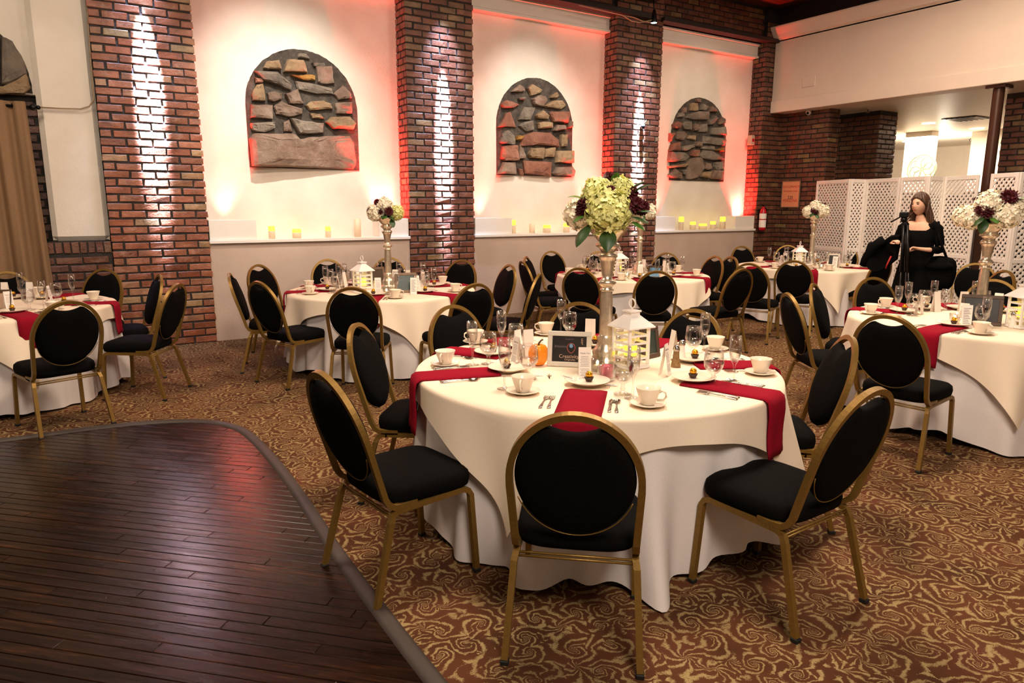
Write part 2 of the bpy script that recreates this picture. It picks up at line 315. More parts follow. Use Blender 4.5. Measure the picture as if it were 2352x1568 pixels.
# ------------------------------------------------------------------ mesh helpers
class MB:
    def __init__(s): s.v = []; s.f = []; s.mi = []; s.sm = []
    def add(s, verts, faces, mi=0, smooth=False):
        o = len(s.v); s.v += [tuple(p) for p in verts]
        for f in faces: s.f.append(tuple(i + o for i in f)); s.mi.append(mi); s.sm.append(smooth)
        return s
    def box(s, a, b, mi=0, mat=None):
        x0, y0, z0 = a; x1, y1, z1 = b
        vs = [Vector(p) for p in ((x0, y0, z0), (x1, y0, z0), (x1, y1, z0), (x0, y1, z0), (x0, y0, z1), (x1, y0, z1), (x1, y1, z1), (x0, y1, z1))]
        if mat is not None: vs = [mat @ p for p in vs]
        return s.add(vs, [(0, 3, 2, 1), (4, 5, 6, 7), (0, 1, 5, 4), (1, 2, 6, 5), (2, 3, 7, 6), (3, 0, 4, 7)], mi)
    def bbox(s, a, b, bev=0.01, mi=0, mat=None):
        # chamfered box
        x0, y0, z0 = a; x1, y1, z1 = b; e = bev
        def ring(z, i): return [(x0 + i, y0, z), (x1 - i, y0, z), (x1, y0 + i, z), (x1, y1 - i, z), (x1 - i, y1, z), (x0 + i, y1, z), (x0, y1 - i, z), (x0, y0 + i, z)]
        def inn(z): return [(x0 + e, y0 + e, z)] * 1
        r0 = [(min(max(x, x0 + e), x1 - e), min(max(y, y0 + e), y1 - e), z0) for x, y, z in ring(z0, e)]
        r3 = [(x, y, z1) for x, y, z in r0]
        vs = r0 + ring(z0 + e, e) + ring(z1 - e, e) + r3
        fs = []
        for k in range(3):
            for i in range(8): fs.append((k * 8 + i, k * 8 + (i + 1) % 8, k * 8 + 8 + (i + 1) % 8, k * 8 + 8 + i))
        fs.append(tuple(range(7, -1, -1))); fs.append(tuple(range(24, 32)))
        vs = [Vector(p) for p in vs]
        if mat is not None: vs = [mat @ p for p in vs]
        return s.add(vs, fs, mi)
    def lathe(s, prof, n=20, mi=0, smooth=True, c=(0, 0, 0), closed=False, flute=0.0, nf=0):
        vs = []; fs = []
        for r, z in prof:
            for i in range(n):
                a = 2 * pi * i / n; rr = r * (1 + (flute * cos(nf * a) if nf else 0)); vs.append((c[0] + rr * cos(a), c[1] + rr * sin(a), c[2] + z))
        m = len(prof)
        for j in range(m - 1):
            for i in range(n):
                fs.append((j * n + i, j * n + (i + 1) % n, (j + 1) * n + (i + 1) % n, (j + 1) * n + i))
        if closed:
            fs.append(tuple(range(n - 1, -1, -1))); fs.append(tuple((m - 1) * n + i for i in range(n)))
        return s.add(vs, fs, mi, smooth)
    def sweep(s, path, prof, ref, mi=0, smooth=False, caps=True, loop=False):
        P = [Vector(p) for p in path]; n = len(P); k = len(prof); vs = []; fs = []; ref = Vector(ref)
        for i in range(n):
            if loop: t = (P[(i + 1) % n] - P[i - 1])
            else: t = (P[min(i + 1, n - 1)] - P[max(i - 1, 0)])
            t.normalize(); a = ref - t * ref.dot(t); a.normalize(); b = t.cross(a)
            for (u, w) in prof: vs.append(P[i] + a * u + b * w)
        for i in range(n if loop else n - 1):
            j = (i + 1) % n
            for q in range(k): fs.append((i * k + q, i * k + (q + 1) % k, j * k + (q + 1) % k, j * k + q))
        if caps and not loop:
            fs.append(tuple(range(k - 1, -1, -1))); fs.append(tuple((n - 1) * k + q for q in range(k)))
        return s.add(vs, fs, mi, smooth)
    def tube(s, path, r, n=8, mi=0, smooth=True, ref=(0.13, 0.31, 0.94), loop=False):
        if isinstance(r, (int, float)):
            return s.sweep(path, [(r * cos(2 * pi * i / n), r * sin(2 * pi * i / n)) for i in range(n)], ref, mi, smooth, True, loop)
        P = [Vector(p) for p in path]; vs = []; fs = []; ref = Vector(ref); m = len(P)
        for i in range(m):
            t = (P[min(i + 1, m - 1)] - P[max(i - 1, 0)]).normalized(); a = (ref - t * ref.dot(t)).normalized(); b = t.cross(a)
            for q in range(n): vs.append(P[i] + (a * cos(2 * pi * q / n) + b * sin(2 * pi * q / n)) * r[i])
        for i in range(m - 1):
            for q in range(n): fs.append((i * n + q, i * n + (q + 1) % n, (i + 1) * n + (q + 1) % n, (i + 1) * n + q))
        fs.append(tuple(range(n - 1, -1, -1))); fs.append(tuple((m - 1) * n + q for q in range(n)))
        return s.add(vs, fs, mi, smooth)
    def grid(s, fn, nu, nv, mi=0, smooth=True, wrap_u=False):
        vs = [fn(i / nu, j / nv) for j in range(nv + 1) for i in range(nu + (0 if wrap_u else 1))]
        w = nu if wrap_u else nu + 1; fs = []
        for j in range(nv):
            for i in range(nu):
                i2 = (i + 1) % w if wrap_u else i + 1
                fs.append((j * w + i, j * w + i2, (j + 1) * w + i2, (j + 1) * w + i))
        return s.add(vs, fs, mi, smooth)
    def rings(s, rings, mi=0, smooth=True, cap0=True, cap1=True):
        n = len(rings[0]); vs = [p for r in rings for p in r]; fs = []
        for j in range(len(rings) - 1):
            for i in range(n): fs.append((j * n + i, j * n + (i + 1) % n, (j + 1) * n + (i + 1) % n, (j + 1) * n + i))
        if cap0: fs.append(tuple(range(n - 1, -1, -1)))
        if cap1: fs.append(tuple((len(rings) - 1) * n + i for i in range(n)))
        return s.add(vs, fs, mi, smooth)
    def ball(s, c, r, nu=12, nv=8, mi=0, sc=(1, 1, 1), fn=None):
        def g(u, v):
            a = 2 * pi * u; b = -pi / 2 + pi * v; k = fn(a, b) if fn else 1.0
            return (c[0] + r * sc[0] * k * cos(b) * cos(a), c[1] + r * sc[1] * k * cos(b) * sin(a), c[2] + r * sc[2] * k * sin(b))
        return s.grid(g, nu, nv, mi, True, True)
    def mesh(s, name, mats):
        me = bpy.data.meshes.new(name); me.from_pydata(s.v, [], s.f)
        for m in mats: me.materials.append(m)
        if len(mats) > 1: me.polygons.foreach_set('material_index', s.mi)
        me.polygons.foreach_set('use_smooth', s.sm); me.update(); return me

def link(name, data, parent=None, loc=None, rot=None, scale=None):
    o = bpy.data.objects.new(name, data); COL.objects.link(o)
    if parent is not None: o.parent = parent
    if loc is not None: o.location = loc
    if rot is not None: o.rotation_euler = rot
    if scale is not None: o.scale = scale
    return o
def part(name, mb, mat, parent=None, loc=None, rot=None):
    mats = mat if isinstance(mat, (list, tuple)) else [mat]
    return link(name, mb.mesh(name, mats), parent, loc, rot)
def tag(o, label=None, cat=None, group=None, kind=None):
    for k, v in (('label', label), ('category', cat), ('group', group), ('kind', kind)):
        if v: o[k] = v
    return o
def thing(name, label, cat, loc=(0, 0, 0), rz=0.0, group=None):
    o = link(name, None, None, loc, (0, 0, rz)); o.empty_display_size = 0.1
    return tag(o, label, cat, group)
def struct(name, mb, mat, label=None):
    o = part(name, mb, mat); o['kind'] = 'structure'
    if label: o['label'] = label
    return o
KIDS = {}
def kids(o):
    if o.name not in KIDS: KIDS[o.name] = list(o.children)
    return KIDS[o.name]
def dup(o, parent=None):
    c = o.copy(); COL.objects.link(c)
    if parent is not None: c.parent = parent
    for ch in kids(o): dup(ch, c)
    return c
class Proto:
    """First placing uses the finished thing itself, later ones copy it and each of its parts."""
    def __init__(s, root): s.root = root; s.used = False
    def put(s, loc, rz=0.0, label=None, group=None, rx=None):
        if s.used: o = dup(s.root)
        else: o = s.root; kids(o); [kids(c) for c in kids(o)]; s.used = True
        o.location = loc; o.rotation_euler = (0, 0, rz)
        if label: o['label'] = label
        if group: o['group'] = group
        return o
def text(name, body, size, mat, parent, loc, rot, align='CENTER', shear=0.0):
    c = bpy.data.curves.new(name, 'FONT'); c.body = body; c.size = size; c.align_x = align; c.align_y = 'CENTER'; c.shear = shear
    c.extrude = 0.0003; o = bpy.data.objects.new(name, c); COL.objects.link(o)
    me = bpy.data.meshes.new_from_object(o.evaluated_get(bpy.context.evaluated_depsgraph_get())); bpy.data.objects.remove(o); me.materials.clear(); me.materials.append(mat)
    return link(name, me, parent, loc, rot)

# ================================================================== SETTING
YF, YW = 8.95, 9.25           # faces of the pillars / of the plaster bays behind them
CH = 0.0866                    # brick course
# floor
b = MB(); b.add([(-8, -3, 0), (24, -3, 0), (24, 14, 0), (-8, 14, 0)], [(0, 1, 2, 3)])
struct('floor', b, M['carpet'], 'patterned gold and rust carpet over the hall floor')
# ceiling of timber boards
b = MB(); b.box((-8, -3, 5.2), (12.2, 9.6, 5.3)); struct('ceiling', b, M['ceil_wood'])

def brick_variants(L, H=CH - 0.020, D=0.014, n=5, seed=1):
    out = []; r = random.Random(seed)
    for k in range(n):
        e = 0.004; j = lambda a: r.uniform(-a, a)
        hl, hh = L / 2, H / 2
        back = [(-hl, 0, -hh), (hl, 0, -hh), (hl, 0, hh), (-hl, 0, hh)]
        mid = [(x + j(.005), -D + e, z + j(.004)) for x, y, z in back]
        frt = [(x * (1 - 2 * e / L) + j(.004), -D + j(.003), z * (1 - 2 * e / H) + j(.003)) for x, y, z in back]
        m = MB(); fs = []
        for q in range(2):
            for i in range(4): fs.append((q * 4 + i, q * 4 + (i + 1) % 4, q * 4 + 4 + (i + 1) % 4, q * 4 + 4 + i))
        fs.append((8, 9, 10, 11)); m.add(back + mid + frt, fs)
        out.append(m)
    return out
BR = {}
def brick_mesh(L, mat, H=CH - 0.020):
    key = (round(L, 3), mat.name, round(H, 3))
    if key not in BR: BR[key] = [m.mesh('brick', [mat]) for m in brick_variants(L, H, seed=int(L * 1000))]
    return rng.choice(BR[key])
def brick_face(parent, org, ang, width, z0, z1, mat, L=0.236, J=0.021, phase=0, clip=None, mx=300, H=CH):
    """bricks on a vertical face: org = left end (seen from the room) on the face, ang = heading of the face direction"""
    d = Vector((cos(ang), sin(ang), 0)); n = 0; k = 0; z = z0
    while z + H <= z1 + 0.02:
        off = 0 if (k + phase) % 2 == 0 else -(L + J) / 2
        u = off
        while u < width - 0.03:
            a, c = max(u, 0.0), min(u + L, width); u += L + J
            if c - a < 0.04: continue
            if c - a > L - 0.02: ln = L
            else: ln = round((c - a) / 0.02) * 0.02
            if ln < 0.04: continue
            um = (a + c) / 2; zz = z + H / 2
            if clip and not clip(um, zz): continue
            if n >= mx: return n
            p = Vector(org) + d * (um + rng.uniform(-.003, .003))
            link('brick', brick_mesh(ln, mat, H - 0.020), parent, (p.x, p.y, zz + rng.uniform(-.003, .003)), (rng.uniform(-.02, .02), rng.uniform(-.008, .008), ang + rng.uniform(-.012, .012)))
            n += 1
        z += H; k += 1
    return n

def pillar(name, x0, x1, left=False, zt=4.95, mat='brick', label=None):
    m = MB(); m.box((x0 + .010, YF + .010, 0), (x1 - .010, YW + .1, 5.2))
    o = struct(name, m, M['mortar'], label)
    brick_face(o, (x0, YF + .012, 0), 0, x1 - x0, 0.0, zt, M[mat])
    if left: brick_face(o, (x0 + .012, YW + .01, 0), -pi / 2, YW - YF, CH * 14, zt, M[mat], L=0.14, phase=1, mx=100)
    return o
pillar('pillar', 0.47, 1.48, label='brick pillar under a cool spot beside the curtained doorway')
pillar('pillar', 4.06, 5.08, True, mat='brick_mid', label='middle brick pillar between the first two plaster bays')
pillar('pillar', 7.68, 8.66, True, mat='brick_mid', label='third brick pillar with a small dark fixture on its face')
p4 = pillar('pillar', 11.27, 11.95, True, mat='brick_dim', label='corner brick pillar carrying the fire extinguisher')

# plaster bays
wl = MB()
for x0, x1 in ((1.48, 4.06), (5.08, 7.68), (8.66, 11.27)):
    wl.box((x0 - .1, YW, 1.1), (x1 + .1, YW + .15, 4.65))
wl.box((-0.75, YW, 2.76), (0.47, YW + .15, 4.95)); wl.box((-6, YW, 2.76), (-0.75, YW + .15, 4.95)); wl.box((-6, YW, 0), (-1.62, YW + .15, 2.76))
struct('wall_left', wl, M['plaster'], 'white stucco wall in three bays with stone filled arches')
for i, (x0, x1) in enumerate(((1.48, 4.06), (5.08, 7.68), (8.66, 11.27))):
    m = MB(); m.box((x0, YF + .02, 0), (x1, YW + .1, 1.18)); struct('wall_left_dado', m, M['plaster2'], 'grey stucco lower wall under a ledge')
    m = MB(); m.bbox((x0, YF - .02, 1.17), (x1, YW + .02, 1.212), 0.006); struct('trim_%d' % (i + 1), m, M['trim_paint'], 'white painted ledge along the bay')
    m = MB(); pr = [(0, 0), (-.13, 0), (-.13, .035), (-.10, .05), (-.10, .20), (-.14, .215), (-.14, .245), (0, .245)]
    m.sweep([(x0, YW, 4.33), (x1, YW, 4.33)], [(p[1], -p[0]) for p in pr], (0, 0, 1)); struct('trim_%d' % (i + 4), m, M['trim_paint'], 'white cornice moulding over the bay')
# bay beside the curtain: rounded plaster pier on a brick dado, bricks in the reveal
m = MB(); m.bbox((-0.07, 9.05, 1.235), (0.472, 9.4, 4.95), 0.05); struct('wall_left_pier', m, M['plaster'], 'rounded plaster pier left of the first brick pillar')
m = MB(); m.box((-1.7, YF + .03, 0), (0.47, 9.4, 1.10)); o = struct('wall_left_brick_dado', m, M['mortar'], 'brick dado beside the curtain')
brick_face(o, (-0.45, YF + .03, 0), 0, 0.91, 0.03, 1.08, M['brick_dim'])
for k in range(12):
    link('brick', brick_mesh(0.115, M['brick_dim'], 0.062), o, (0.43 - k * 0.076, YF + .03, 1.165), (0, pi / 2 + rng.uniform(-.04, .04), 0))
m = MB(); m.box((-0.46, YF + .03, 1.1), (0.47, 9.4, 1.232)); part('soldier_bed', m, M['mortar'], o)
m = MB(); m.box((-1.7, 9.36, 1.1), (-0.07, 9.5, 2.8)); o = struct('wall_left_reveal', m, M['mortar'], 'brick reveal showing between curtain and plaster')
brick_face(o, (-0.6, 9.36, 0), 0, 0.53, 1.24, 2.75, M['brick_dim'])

# stone filled arches (outlines measured on the wall plane)
STONES = {
 'a': (4.6125, 540, 90, 2.767, [
 "655,150 735,155 770,205 655,190|0", "285,300 320,235 440,225 468,320 330,315|1", "500,340 545,215 700,225 740,350|1", "845,290 1000,292 1030,465 920,470 865,450|2",
 "575,380 690,385 750,375 825,385 830,435 700,430|4", "200,340 420,350 520,430 570,480 565,535 400,470 270,425|0", "620,445 740,460 1000,520 1010,575 850,575 660,530|0",
 "190,405 270,420 275,455 200,460|3", "165,560 215,480 275,470 300,650 165,645|1", "325,570 400,550 480,575 470,635 400,660 335,640|2", "515,580 640,530 705,680 560,680|2",
 "1030,580 1130,490 1200,560 1215,620 1080,640|2", "150,690 380,700 375,845 150,825|2", "400,710 470,660 560,700 690,740 680,790 560,820 420,790|2", "735,700 790,660 920,650 1000,690 1010,735 780,750|1",
 "1040,680 1210,670 1215,785 1060,785|2", "775,785 880,795 930,840 800,835|1", "150,890 400,880 400,940 290,985 170,960|0", "495,880 555,850 590,980 500,975|2", "570,840 720,870 915,890 905,990 665,995|0",
 "945,880 1000,825 1200,820 1260,890 1230,950 1020,945|1", "160,1060 200,1010 420,1012 600,1010 660,1065 800,1040 1000,1030 1200,1025 1240,1090 1270,1300 1230,1370 900,1358 700,1350 400,1340 190,1335|2",
 "800,250 930,250 930,280 820,285|0"]),
 'b': (5.6, 1120, 160, 6.34, [
 "300,280 400,190 460,230 455,275|2", "500,240 555,190 680,265 650,300 540,330|1", "795,330 870,290 905,325 880,360 800,365|1", "380,360 460,360 455,385 390,390|0", "170,445 215,395 300,410 385,450 300,490 180,490|3",
 "560,380 640,330 720,340 750,390 690,475 580,440|2", "720,465 830,400 940,395 990,455 930,505 740,480|1", "390,640 410,560 460,480 600,490 530,640|0", "605,590 690,525 775,590 760,635 620,620|1",
 "790,570 820,540 1040,540 1010,680 830,670|3", "130,730 220,560 280,540 350,740|3", "395,720 440,680 565,655 580,765 480,790|0", "625,690 700,670 810,680 815,745 640,755|1", "830,780 880,710 980,715 990,770 850,790|2",
 "1015,690 1060,650 1080,680 1070,740 1020,745|2", "150,930 170,830 250,780 330,850 335,960 200,950|0", "355,900 370,845 440,850 400,910|4", "415,970 450,850 580,805 780,815 880,900 890,990 640,960 450,980|3",
 "920,840 995,835 1000,980 935,985|1", "160,1130 180,990 360,975 370,1165 200,1170|3", "380,1140 400,970 440,1010 465,1135|2", "515,1090 535,1010 720,1005 700,1145 540,1130|1", "720,1020 850,1000 840,1120 720,1125|1",
 "865,1190 880,1045 1080,1045 1075,1195|1", "120,1335 165,1250 190,1190 345,1185 345,1340|2", "380,1270 430,1280 450,1360 400,1345|3", "450,1170 805,1190 785,1370 470,1330|3", "830,1330 880,1255 1080,1245 1120,1300 1100,1365 900,1360|2"]),
 'c': (7.128, 1510, 210, 9.93, [
 "520,310 540,190 640,190 665,310|1", "460,430 490,370 640,330 800,340 795,460 560,455|0", "620,120 680,120 685,180 630,170|2", "680,300 730,200 820,240 780,310|0", "830,330 860,245 940,280 950,335|2", "390,350 410,270 460,260 455,350|2",
 "320,420 340,350 410,360 420,420|0", "810,480 930,400 970,440 900,530 820,540|0", "990,480 1040,415 1085,440 1095,520 1000,540|2", "250,540 310,485 380,540 330,615 260,600|3", "395,540 420,490 550,485 530,630 420,610|0",
 "555,600 570,535 660,540 660,640 580,640|2", "665,660 700,535 800,530 800,660|0", "870,700 880,600 1075,580 1085,720|0", "195,800 200,680 270,680 215,815|3", "290,740 320,655 430,650 475,710 400,795 300,780|2", "480,770 510,715 610,720 600,800|1",
 "740,730 1080,770 1105,800 1080,880 740,850|0", "190,970 240,845 330,830 345,970|3", "370,960 380,900 580,860 590,910 430,970|0", "600,890 620,820 710,830 700,910|2", "690,930 740,900 920,895 930,960 760,955|0", "930,960 1060,920 1060,980|4",
 "180,1130 200,990 420,1000 520,1060 440,1130 200,1150|0", "530,1040 560,960 670,960 660,1060 560,1060|3", "690,1040 740,960 860,970 960,1030 1050,1110 880,1120 720,1090|0", "180,1220 440,1180 480,1200 400,1240 190,1250|1",
 "470,1420 480,1170 570,1090 720,1080 740,1260 640,1400 530,1430|2", "750,1260 770,1160 850,1180 870,1260 800,1280|2", "910,1230 930,1160 1050,1150 1060,1280 930,1280|0", "180,1370 280,1255 380,1340 380,1420 220,1410|2",
 "370,1290 460,1280 460,1360 400,1350|0", "690,1390 730,1320 850,1310 820,1410|1", "870,1390 910,1290 1060,1290 1050,1440 860,1420|2"]),
 'd': (2.614, 0, 60, -0.80, ["-120,350 0,362 140,290 165,370 130,402 0,404 -120,400|1", "0,70 60,95 130,215 148,285 60,330 0,345|0", "-110,300 -20,200 -10,340 -110,340|2", "-110,60 -20,70 -20,180 -110,260|0"])}
def stone(parent, pts, mat, depth):
    n0 = len(pts); P = []
    for i in range(n0):           # subdivide and roughen the outline
        a, c = pts[i], pts[(i + 1) % n0]
        P.append(a)
        for q in (1 / 3, 2 / 3):
            P.append((a[0] + (c[0] - a[0]) * q + rng.uniform(-.006, .006), a[1] + (c[1] - a[1]) * q + rng.uniform(-.006, .006)))
    cx = sum(p[0] for p in P) / len(P); cz = sum(p[1] for p in P) / len(P)
    P = [(cx + (x - cx) * 1.05, cz + (z - cz) * 1.05) for x, z in P]
    ar = sum(P[i][0] * P[(i + 1) % len(P)][1] - P[(i + 1) % len(P)][0] * P[i][1] for i in range(len(P)))
    if ar < 0: P.reverse()
    tl = rng.uniform(-.15, .15); tx = rng.uniform(-.12, .12)
    def ring(s, y, jit): return [(cx + (x - cx) * s - cx, y + (z - cz) * tl + (x - cx) * tx * (y < 0) + rng.uniform(-jit, jit), cz + (z - cz) * s - cz) for x, z in P]
    m = MB(); m.rings([ring(1.0, 0.03, 0), ring(1.0, -depth * .55, .004), ring(.93, -depth * .85, .006), ring(.6, -depth * 1.02, .009)], smooth=False)
    o = part('stone', m, mat, parent, (cx, 9.235, cz)); return o
for key, lab in (('a', 'stone filled arch over the first bay with a long sill stone'), ('b', 'stone filled arch over the middle bay with a curved stone'),
                 ('c', 'stone filled arch over the farthest bay beside the corner'), ('d', 'stone filled arch above the curtain')):
    sc, ox, oy, xc, lst = STONES[key]
    m = MB(); out = [(xc - .705, 2.085)]
    if key == 'd': out = [(xc - .705, 2.775)]
    zb = out[0][1]
    out += [(xc + .705, zb)] + [(xc + .705 * cos(pi * i / 60) + rng.uniform(-.004, .004), 2.83 + .705 * sin(pi * i / 60) + rng.uniform(-.004, .004)) for i in range(61)]
    n = len(out); fr = [(x, 9.232, z) for x, z in out]; bk = [(x, 9.27, z) for x, z in out]
    fs = [tuple(range(n))] + [(i, i + n, (i + 1) % n + n, (i + 1) % n) for i in range(n)]
    m.add(fr + bk, fs); arch = struct('stone_arch', m, M['rubble'], lab)
    for s in lst:
        pts, mi = s.split('|'); pp = []
        for q in pts.split():
            x, y = q.split(','); w = on_y(ox + float(x) / sc, oy + float(y) / sc, 9.20)
            pp.append((w.x + .02, w.z))
        stone(arch, pp, STN[int(mi)], 0.12 if len(pp) > 12 else rng.uniform(.055, .10))

# brick frieze above the cornices, soldier course under it
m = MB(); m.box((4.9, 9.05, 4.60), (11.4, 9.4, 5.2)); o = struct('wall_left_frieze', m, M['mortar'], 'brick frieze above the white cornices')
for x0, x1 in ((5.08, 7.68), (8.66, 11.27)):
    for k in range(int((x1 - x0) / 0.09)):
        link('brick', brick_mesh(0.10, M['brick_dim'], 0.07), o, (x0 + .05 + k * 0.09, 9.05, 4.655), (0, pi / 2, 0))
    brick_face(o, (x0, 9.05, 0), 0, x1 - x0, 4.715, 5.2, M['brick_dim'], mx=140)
# right-hand back wall: stub, header beam, wall above it
XB = 11.88
m = MB(); m.box((XB, 7.98, 0), (XB + .3, 9.4, 5.2)); o = struct('wall_back', m, M['mortar'], 'brick wall stub with the occupancy notice')
brick_face(o, (XB, 8.95, 0), -pi / 2, 0.97, 0.0, 3.40, M['brick_dim'])
brick_face(o, (XB, 7.98, 0), 0, 0.30, CH * 12, 3.36, M['brick_dim'], mx=60)
m = MB(); m.box((XB, -3, 4.7), (XB + .3, 7.98, 5.2)); o = struct('wall_back_gable', m, M['mortar'], 'brick gable above the white header')
brick_face(o, (XB, 8.95, 0), -pi / 2, 5.0, 4.72, 5.2, M['brick_dim'], mx=180)
m = MB(); m.box((11.50, -3, 3.355), (XB - .001, 8.94, 4.80)); m.bbox((11.47, -3, 3.345), (11.60, 8.945, 3.56), 0.008)
m.sweep([(11.5, 8.945, 4.60), (11.5, -3, 4.60)], [(0, 0), (.02, 0), (.05, .06), (.11, .09), (.2, .16), (.22, .17), (.24, .17), (.24, 0)], (0, 0, 1))
struct('beam_header', m, M['header'], 'deep cream painted header across the opening')
m = MB(); m.bbox((11.485, 8.05, 3.72), (11.5, 8.31, 3.90), .004)
tag(part('cover_plate', m, M['header']), 'blank painted cover plate on the white header', 'cover plate')
# roof beams
for xc in (4.57, 8.17, 11.75):
    m = MB(); m.box((xc - .16, -3, 4.86), (xc + .16, 9.1, 5.2)); m.box((xc - .2, -3, 4.82), (xc + .2, 9.1, 4.86))
    struct('beam_roof', m, M['ironwood'], 'dark roof beam spanning from the brick pillar')
m = MB(); m.box((5.0, 8.80, 4.55), (8.3, 9.04, 4.62)); m.box((8.6, 8.86, 4.58), (11.9, 9.04, 4.64)); struct('trim_9', m, M['ironwood'], 'dark timber rail along the brick frieze')

# dance floor: outline then diagonal planks clipped to it
edge = [(-5.0, 5.82), (-2.5, 5.82), (-0.9, 5.81), (-0.3, 5.80), (0.16, 5.77), (0.50, 5.69), (0.76, 5.55), (0.92, 5.33), (1.0, 5.02), (1.02, 4.4), (1.0, 3.7), (0.96, 3.0), (0.945, 2.4), (0.94, 1.9), (0.94, 0.4), (0.94, -2.5), (-5, -2.5)]
m = MB(); m.add([(x, y, 0.004) for x, y in edge[::-1]], [tuple(range(len(edge)))])
df = struct('floor_dance', m, simple('floor_gap', '#0c0604', 0.6, var=0), 'dark varnished plank dance floor')
def clip_row(c, s0, dirv, nrm):
    """intervals of the row line (offset c) inside the outline"""
    hits = []; n = len(edge)
    for i in range(n):
        a, b2 = Vector(edge[i]), Vector(edge[(i + 1) % n]); da, db = a.dot(nrm) - c, b2.dot(nrm) - c
        if da * db < 0: hits.append((a + (b2 - a) * (da / (da - db))).dot(dirv))
    hits.sort(); return hits
dirv = Vector((cos(radians(-45)), sin(radians(-45)))); nrm = Vector((-dirv.y, dirv.x))
PW = 0.060; np_ = 0; extra = MB(); todo = []
rows = [(-0.6 + PW * i) for i in range(0, 96)]
for c in rows:
    h = clip_row(c, 0, dirv, nrm)
    if len(h) < 2: continue
    s0, s1 = h[0] - .02, h[-1] - .01; s = s0 - rng.uniform(0, 1.2)
    while s < s1:
        ln = rng.uniform(0.9, 1.9); a, e = max(s, s0), min(s + ln, s1); s += ln
        if e - a < .05: continue
        mid = dirv * ((a + e) / 2) + nrm * c
        if (Vector((mid.x, mid.y, 0)) - C0).dot(FWD) < -0.6: continue
        q = (Vector((mid.x, mid.y, 0)) - C0); dpt = q.dot(FWD)
        if dpt < 0.6 or q.dot(RGT) < -1.35 * dpt or mid.x < -4.2: continue
        hl = (e - a) / 2 - .0008; hw = PW / 2 - .0008; tz = rng.uniform(-.0006, .0006)
        pm = MB(); ch = .0025
        pm.add([(-hl, -hw, -.012), (hl, -hw, -.012), (hl, hw, -.012), (-hl, hw, -.012), (-hl, -hw, 0), (hl, -hw, 0), (hl, hw, 0), (-hl, hw, 0),
                (-hl + ch, -hw + ch, .0015), (hl - ch, -hw + ch, .0015), (hl - ch, hw - ch, .0015), (-hl + ch, hw - ch, .0015)],
               [(0, 1, 5, 4), (1, 2, 6, 5), (2, 3, 7, 6), (3, 0, 4, 7), (4, 5, 9, 8), (5, 6, 10, 9), (6, 7, 11, 10), (7, 4, 8, 11), (8, 9, 10, 11)])
        todo.append((dpt, mid, tz, pm))
todo.sort(key=lambda q: q[0])      # the planks nearest the camera are parts of their own
for dpt, mid, tz, pm in todo:
    if np_ < 300:
        part('plank', pm, M['plank'], df, (mid.x, mid.y, 0.0095 + tz), (0, 0, radians(-45))); np_ += 1
    else:
        R = Matrix.Rotation(radians(45), 4, 'Z') @ Matrix.Translation((mid.x, mid.y, 0)) @ Matrix.Rotation(radians(-45), 4, 'Z'); extra.add([R @ Vector(v) for v in pm.v], pm.f)
if extra.v: tag(part('plank', extra, M['plank'], df, (0, 0, .0095), (0, 0, radians(-45))), kind='stuff')
m = MB(); pth = [(x, y, 0.0) for x, y in edge[:-1]]
sm = []
for i in range(len(pth) - 1):
    for q in range(6):
        t_ = q / 6; p0, p1, p2, p3 = [Vector(pth[min(max(i + k, 0), len(pth) - 1)]) for k in (-1, 0, 1, 2)]
        sm.append(0.5 * ((2 * p1) + (p2 - p0) * t_ + (2 * p0 - 5 * p1 + 4 * p2 - p3) * t_ * t_ + (3 * p1 - p0 - 3 * p2 + p3) * t_ ** 3))
sm.append(Vector(pth[-1]))
m.sweep(sm, [(0, -.02), (.02, -.016), (.026, 0), (.024, .03), (.012, .05), (0, .052)], (0, 0, 1), smooth=True)
struct('trim_8', m, M['edge_trim'], 'grey edging strip around the dance floor')

# room beyond the screens
m = MB(); m.box((11.9, 1.0, 3.36), (22.6, 13.5, 3.46)); struct('ceiling_lobby', m, M['paint'])
m = MB(); m.box((22.0, 1, 0), (22.2, 13.5, 3.4)); m.box((11.9, 13.4, 0), (22.2, 13.5, 3.4)); m.box((17.2, 8.9, 0), (17.5, 9.5, 3.36)); m.box((18.2, 7.6, 0), (18.6, 8.5, 3.36)); m.box((18.6, 4.5, 0), (18.8, 8.2, 3.36))
m.box((12.3, 8.75, 1.9), (12.5, 9.5, 3.36))
struct('wall_lobby', m, M['paint'], 'cream walls and columns of the lit room beyond')
m = MB()
for x0, y0, x1, y1 in ((21.96, 1, 22.0, 13.4), (11.9, 13.36, 22, 13.4), (17.16, 8.86, 17.54, 9.54), (18.16, 7.56, 18.64, 8.54), (18.56, 4.46, 18.84, 7.56)): m.box((x0, y0, 0), (x1, y1, 1.98))
struct('wall_lobby_added_panels', m, M['ironwood'], 'dark panels added low beyond the screens to darken the lattice holes')  # added unseen panels that keep the lattice holes dark
def block(x0, x1, y0, y1, label):
    m = MB(); m.box((x0 + .01, y0 + .01, 0), (x1, y1, 3.36)); o = struct('pillar', m, M['mortar'], label)
    brick_face(o, (x0 + .01, y1, 0), -pi / 2, y1 - y0, CH * 18, 3.33, M['brick_dim'], mx=220)
    brick_face(o, (x0, y0 + .01, 0), 0, x1 - x0, CH * 18, 3.33, M['brick_dim'], mx=80)
block(12.88, 13.46, 7.62, 8.75, 'broad brick block seen over the lattice screens')
block(12.72, 13.3, 3.2, 5.50, 'brick block behind the brown steel post')
